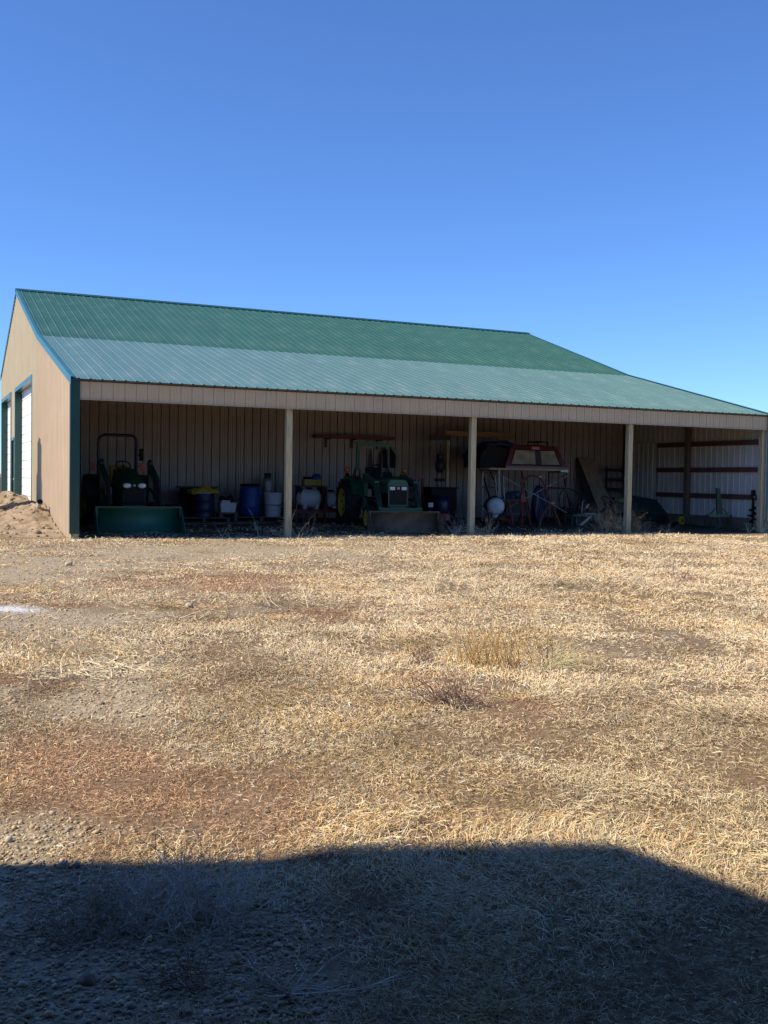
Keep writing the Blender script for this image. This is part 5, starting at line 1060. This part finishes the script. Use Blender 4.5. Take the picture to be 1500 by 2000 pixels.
base = np.where(isred[:, None], np.array([[0.36, 0.215, 0.125]])*rng.uniform(0.7, 1.35, (NT, 1)), base)
base = np.where((isred & (rng.random(NT) < 0.2))[:, None], np.array([[0.58, 0.42, 0.25]]), base)
base = np.where(((rng.random(NT) < 0.24) & ~isred)[:, None], np.array([[0.80, 0.68, 0.47]]), base)
base = base*(0.45+1.1*fbm(tx, ty, 2.4, 3, 51))[:, None]*(0.55+0.9*fbm(tx, ty, 0.7, 2, 55))[:, None]
rep = lambda a: np.repeat(a, PER, axis=0)
N = NT*PER
X = rep(tx); Y = rep(ty); Rr = rep(tr_); LN = rep(lean); LU = rep(lush); RD = rep(isred)
sig = 0.035+0.004*Rr; X = X+rng.normal(0, 1, N)*sig; Y = Y+rng.normal(0, 1, N)*sig
coh = rng.random(N) < 0.30+0.45*LU
phi = np.where(coh, LN+rng.normal(0, 0.45, N), rng.uniform(0, 2*math.pi, N))
ln = (0.028+0.05*rng.random(N)+0.09*LU*rng.random(N)**2)*np.where(RD, 0.8, 1.0)*np.clip(0.62+0.045*Rr, 0.7, 1.15)
th0 = np.where(rng.random(N) < 0.86, rng.uniform(-0.05, 0.45, N), rng.uniform(0.4, 1.1, N)); th1 = th0-rng.uniform(0.2, 1.5, N)
wd = (0.0011+0.00028*Rr)*rng.uniform(0.6, 1.35, N)*np.where(RD, 0.8, 1.0)*np.clip(0.62+0.05*Rr, 0.7, 1.0)
gz_ = ground_h(X, Y); z0 = gz_+rng.random(N)*0.022*(0.5+LU)
ph2 = phi+rng.normal(0, 0.8, N)
p0 = np.stack([X, Y, z0], 1)
p1 = p0+0.5*ln[:, None]*np.stack([np.cos(th0)*np.cos(phi), np.cos(th0)*np.sin(phi), np.sin(th0)], 1)
p2 = p1+0.5*ln[:, None]*np.stack([np.cos(th1)*np.cos(ph2), np.cos(th1)*np.sin(ph2), np.sin(th1)], 1)
p2[:, 2] = np.maximum(p2[:, 2], gz_+0.004)
sd_ = np.stack([-np.sin(phi), np.cos(phi), rng.normal(0, 0.5, N)], 1)*(wd/2)[:, None]
V = np.stack([p0-sd_, p0+sd_, p1+sd_, p1-sd_, p2], 1).reshape(-1, 3)
k5 = np.arange(N)*5
c = rep(base)*rng.uniform(0.72, 1.28, (N, 1))*(1+rng.normal(0, 0.04, (N, 3)))
c = np.clip(c*1.2, 0.01, None); c = c*np.minimum(1.0, 0.86/c.max(1, keepdims=True)); tint = np.repeat(c, 5, axis=0)
m_grass = vcol_mat('dry_grass_blades')
gr_o = np_mesh('dry_grass', V, [np.stack([k5, k5+1, k5+2, k5+3], 1), np.stack([k5+3, k5+2, k5+4], 1)], m_grass, False, tint)
gr_o['kind'] = 'stuff'; gr_o['label'] = 'matted dry straw grass covering the yard'; gr_o['category'] = 'grass'
# ------------------------------------------------------------------ gravel stones
NP_ = 80000
gx, gy, gr_ = scatter(NP_, 2.2, 20.0, 2.7, 3.2)
zg, zr, zb, zw = zones(gx, gy)
kp = (gy < -0.05) & (rng.random(NP_) < np.clip(zg*1.1+0.05+0.15*zb, 0, 1)) & ~((gx < 0) & (gy > 0))
gx, gy, gr_ = gx[kp], gy[kp], gr_[kp]; NP_ = len(gx)
t_ = (1+5**0.5)/2
ico = np.array([(-1, t_, 0), (1, t_, 0), (-1, -t_, 0), (1, -t_, 0), (0, -1, t_), (0, 1, t_), (0, -1, -t_), (0, 1, -t_), (t_, 0, -1), (t_, 0, 1), (-t_, 0, -1), (-t_, 0, 1)], float); ico /= np.linalg.norm(ico[0])
icf = np.array([(0, 11, 5), (0, 5, 1), (0, 1, 7), (0, 7, 10), (0, 10, 11), (1, 5, 9), (5, 11, 4), (11, 10, 2), (10, 7, 6), (7, 1, 8), (3, 9, 4), (3, 4, 2), (3, 2, 6), (3, 6, 8), (3, 8, 9), (4, 9, 5), (2, 4, 11), (6, 2, 10), (8, 6, 7), (9, 8, 1)])
sz = np.exp(rng.normal(math.log(0.0042), 0.42, NP_))*(0.85+0.05*gr_); sz = np.clip(sz, 0.002, 0.016)
scl = sz[:, None]*rng.uniform(0.7, 1.3, (NP_, 3))*np.array([1.15, 1.15, 0.75])
ang = rng.uniform(0, 2*math.pi, NP_)
vv = ico[None]*rng.uniform(0.85, 1.15, (NP_, 12, 1))*scl[:, None, :]
cx, sx = np.cos(ang)[:, None], np.sin(ang)[:, None]
vv = np.stack([vv[..., 0]*cx-vv[..., 1]*sx, vv[..., 0]*sx+vv[..., 1]*cx, vv[..., 2]], -1)
vv = vv+np.stack([gx, gy, ground_h(gx, gy)+scl[:, 2]*0.35], 1)[:, None, :]
pc = np.where((rng.random(NP_) < 0.3)[:, None], np.array([[0.42, 0.37, 0.31]]), np.array([[0.50, 0.38, 0.245]]))*rng.uniform(0.55, 1.4, (NP_, 1))
pb_o = np_mesh('gravel_stones', vv.reshape(-1, 3), [(icf[None]+12*np.arange(NP_)[:, None, None]).reshape(-1, 3)], vcol_mat('gravel_stone', 0.8), True, np.repeat(np.clip(pc, 0.02, 0.7), 12, axis=0))
pb_o['kind'] = 'stuff'; pb_o['label'] = 'small loose gravel stones on the yard'; pb_o['category'] = 'gravel'
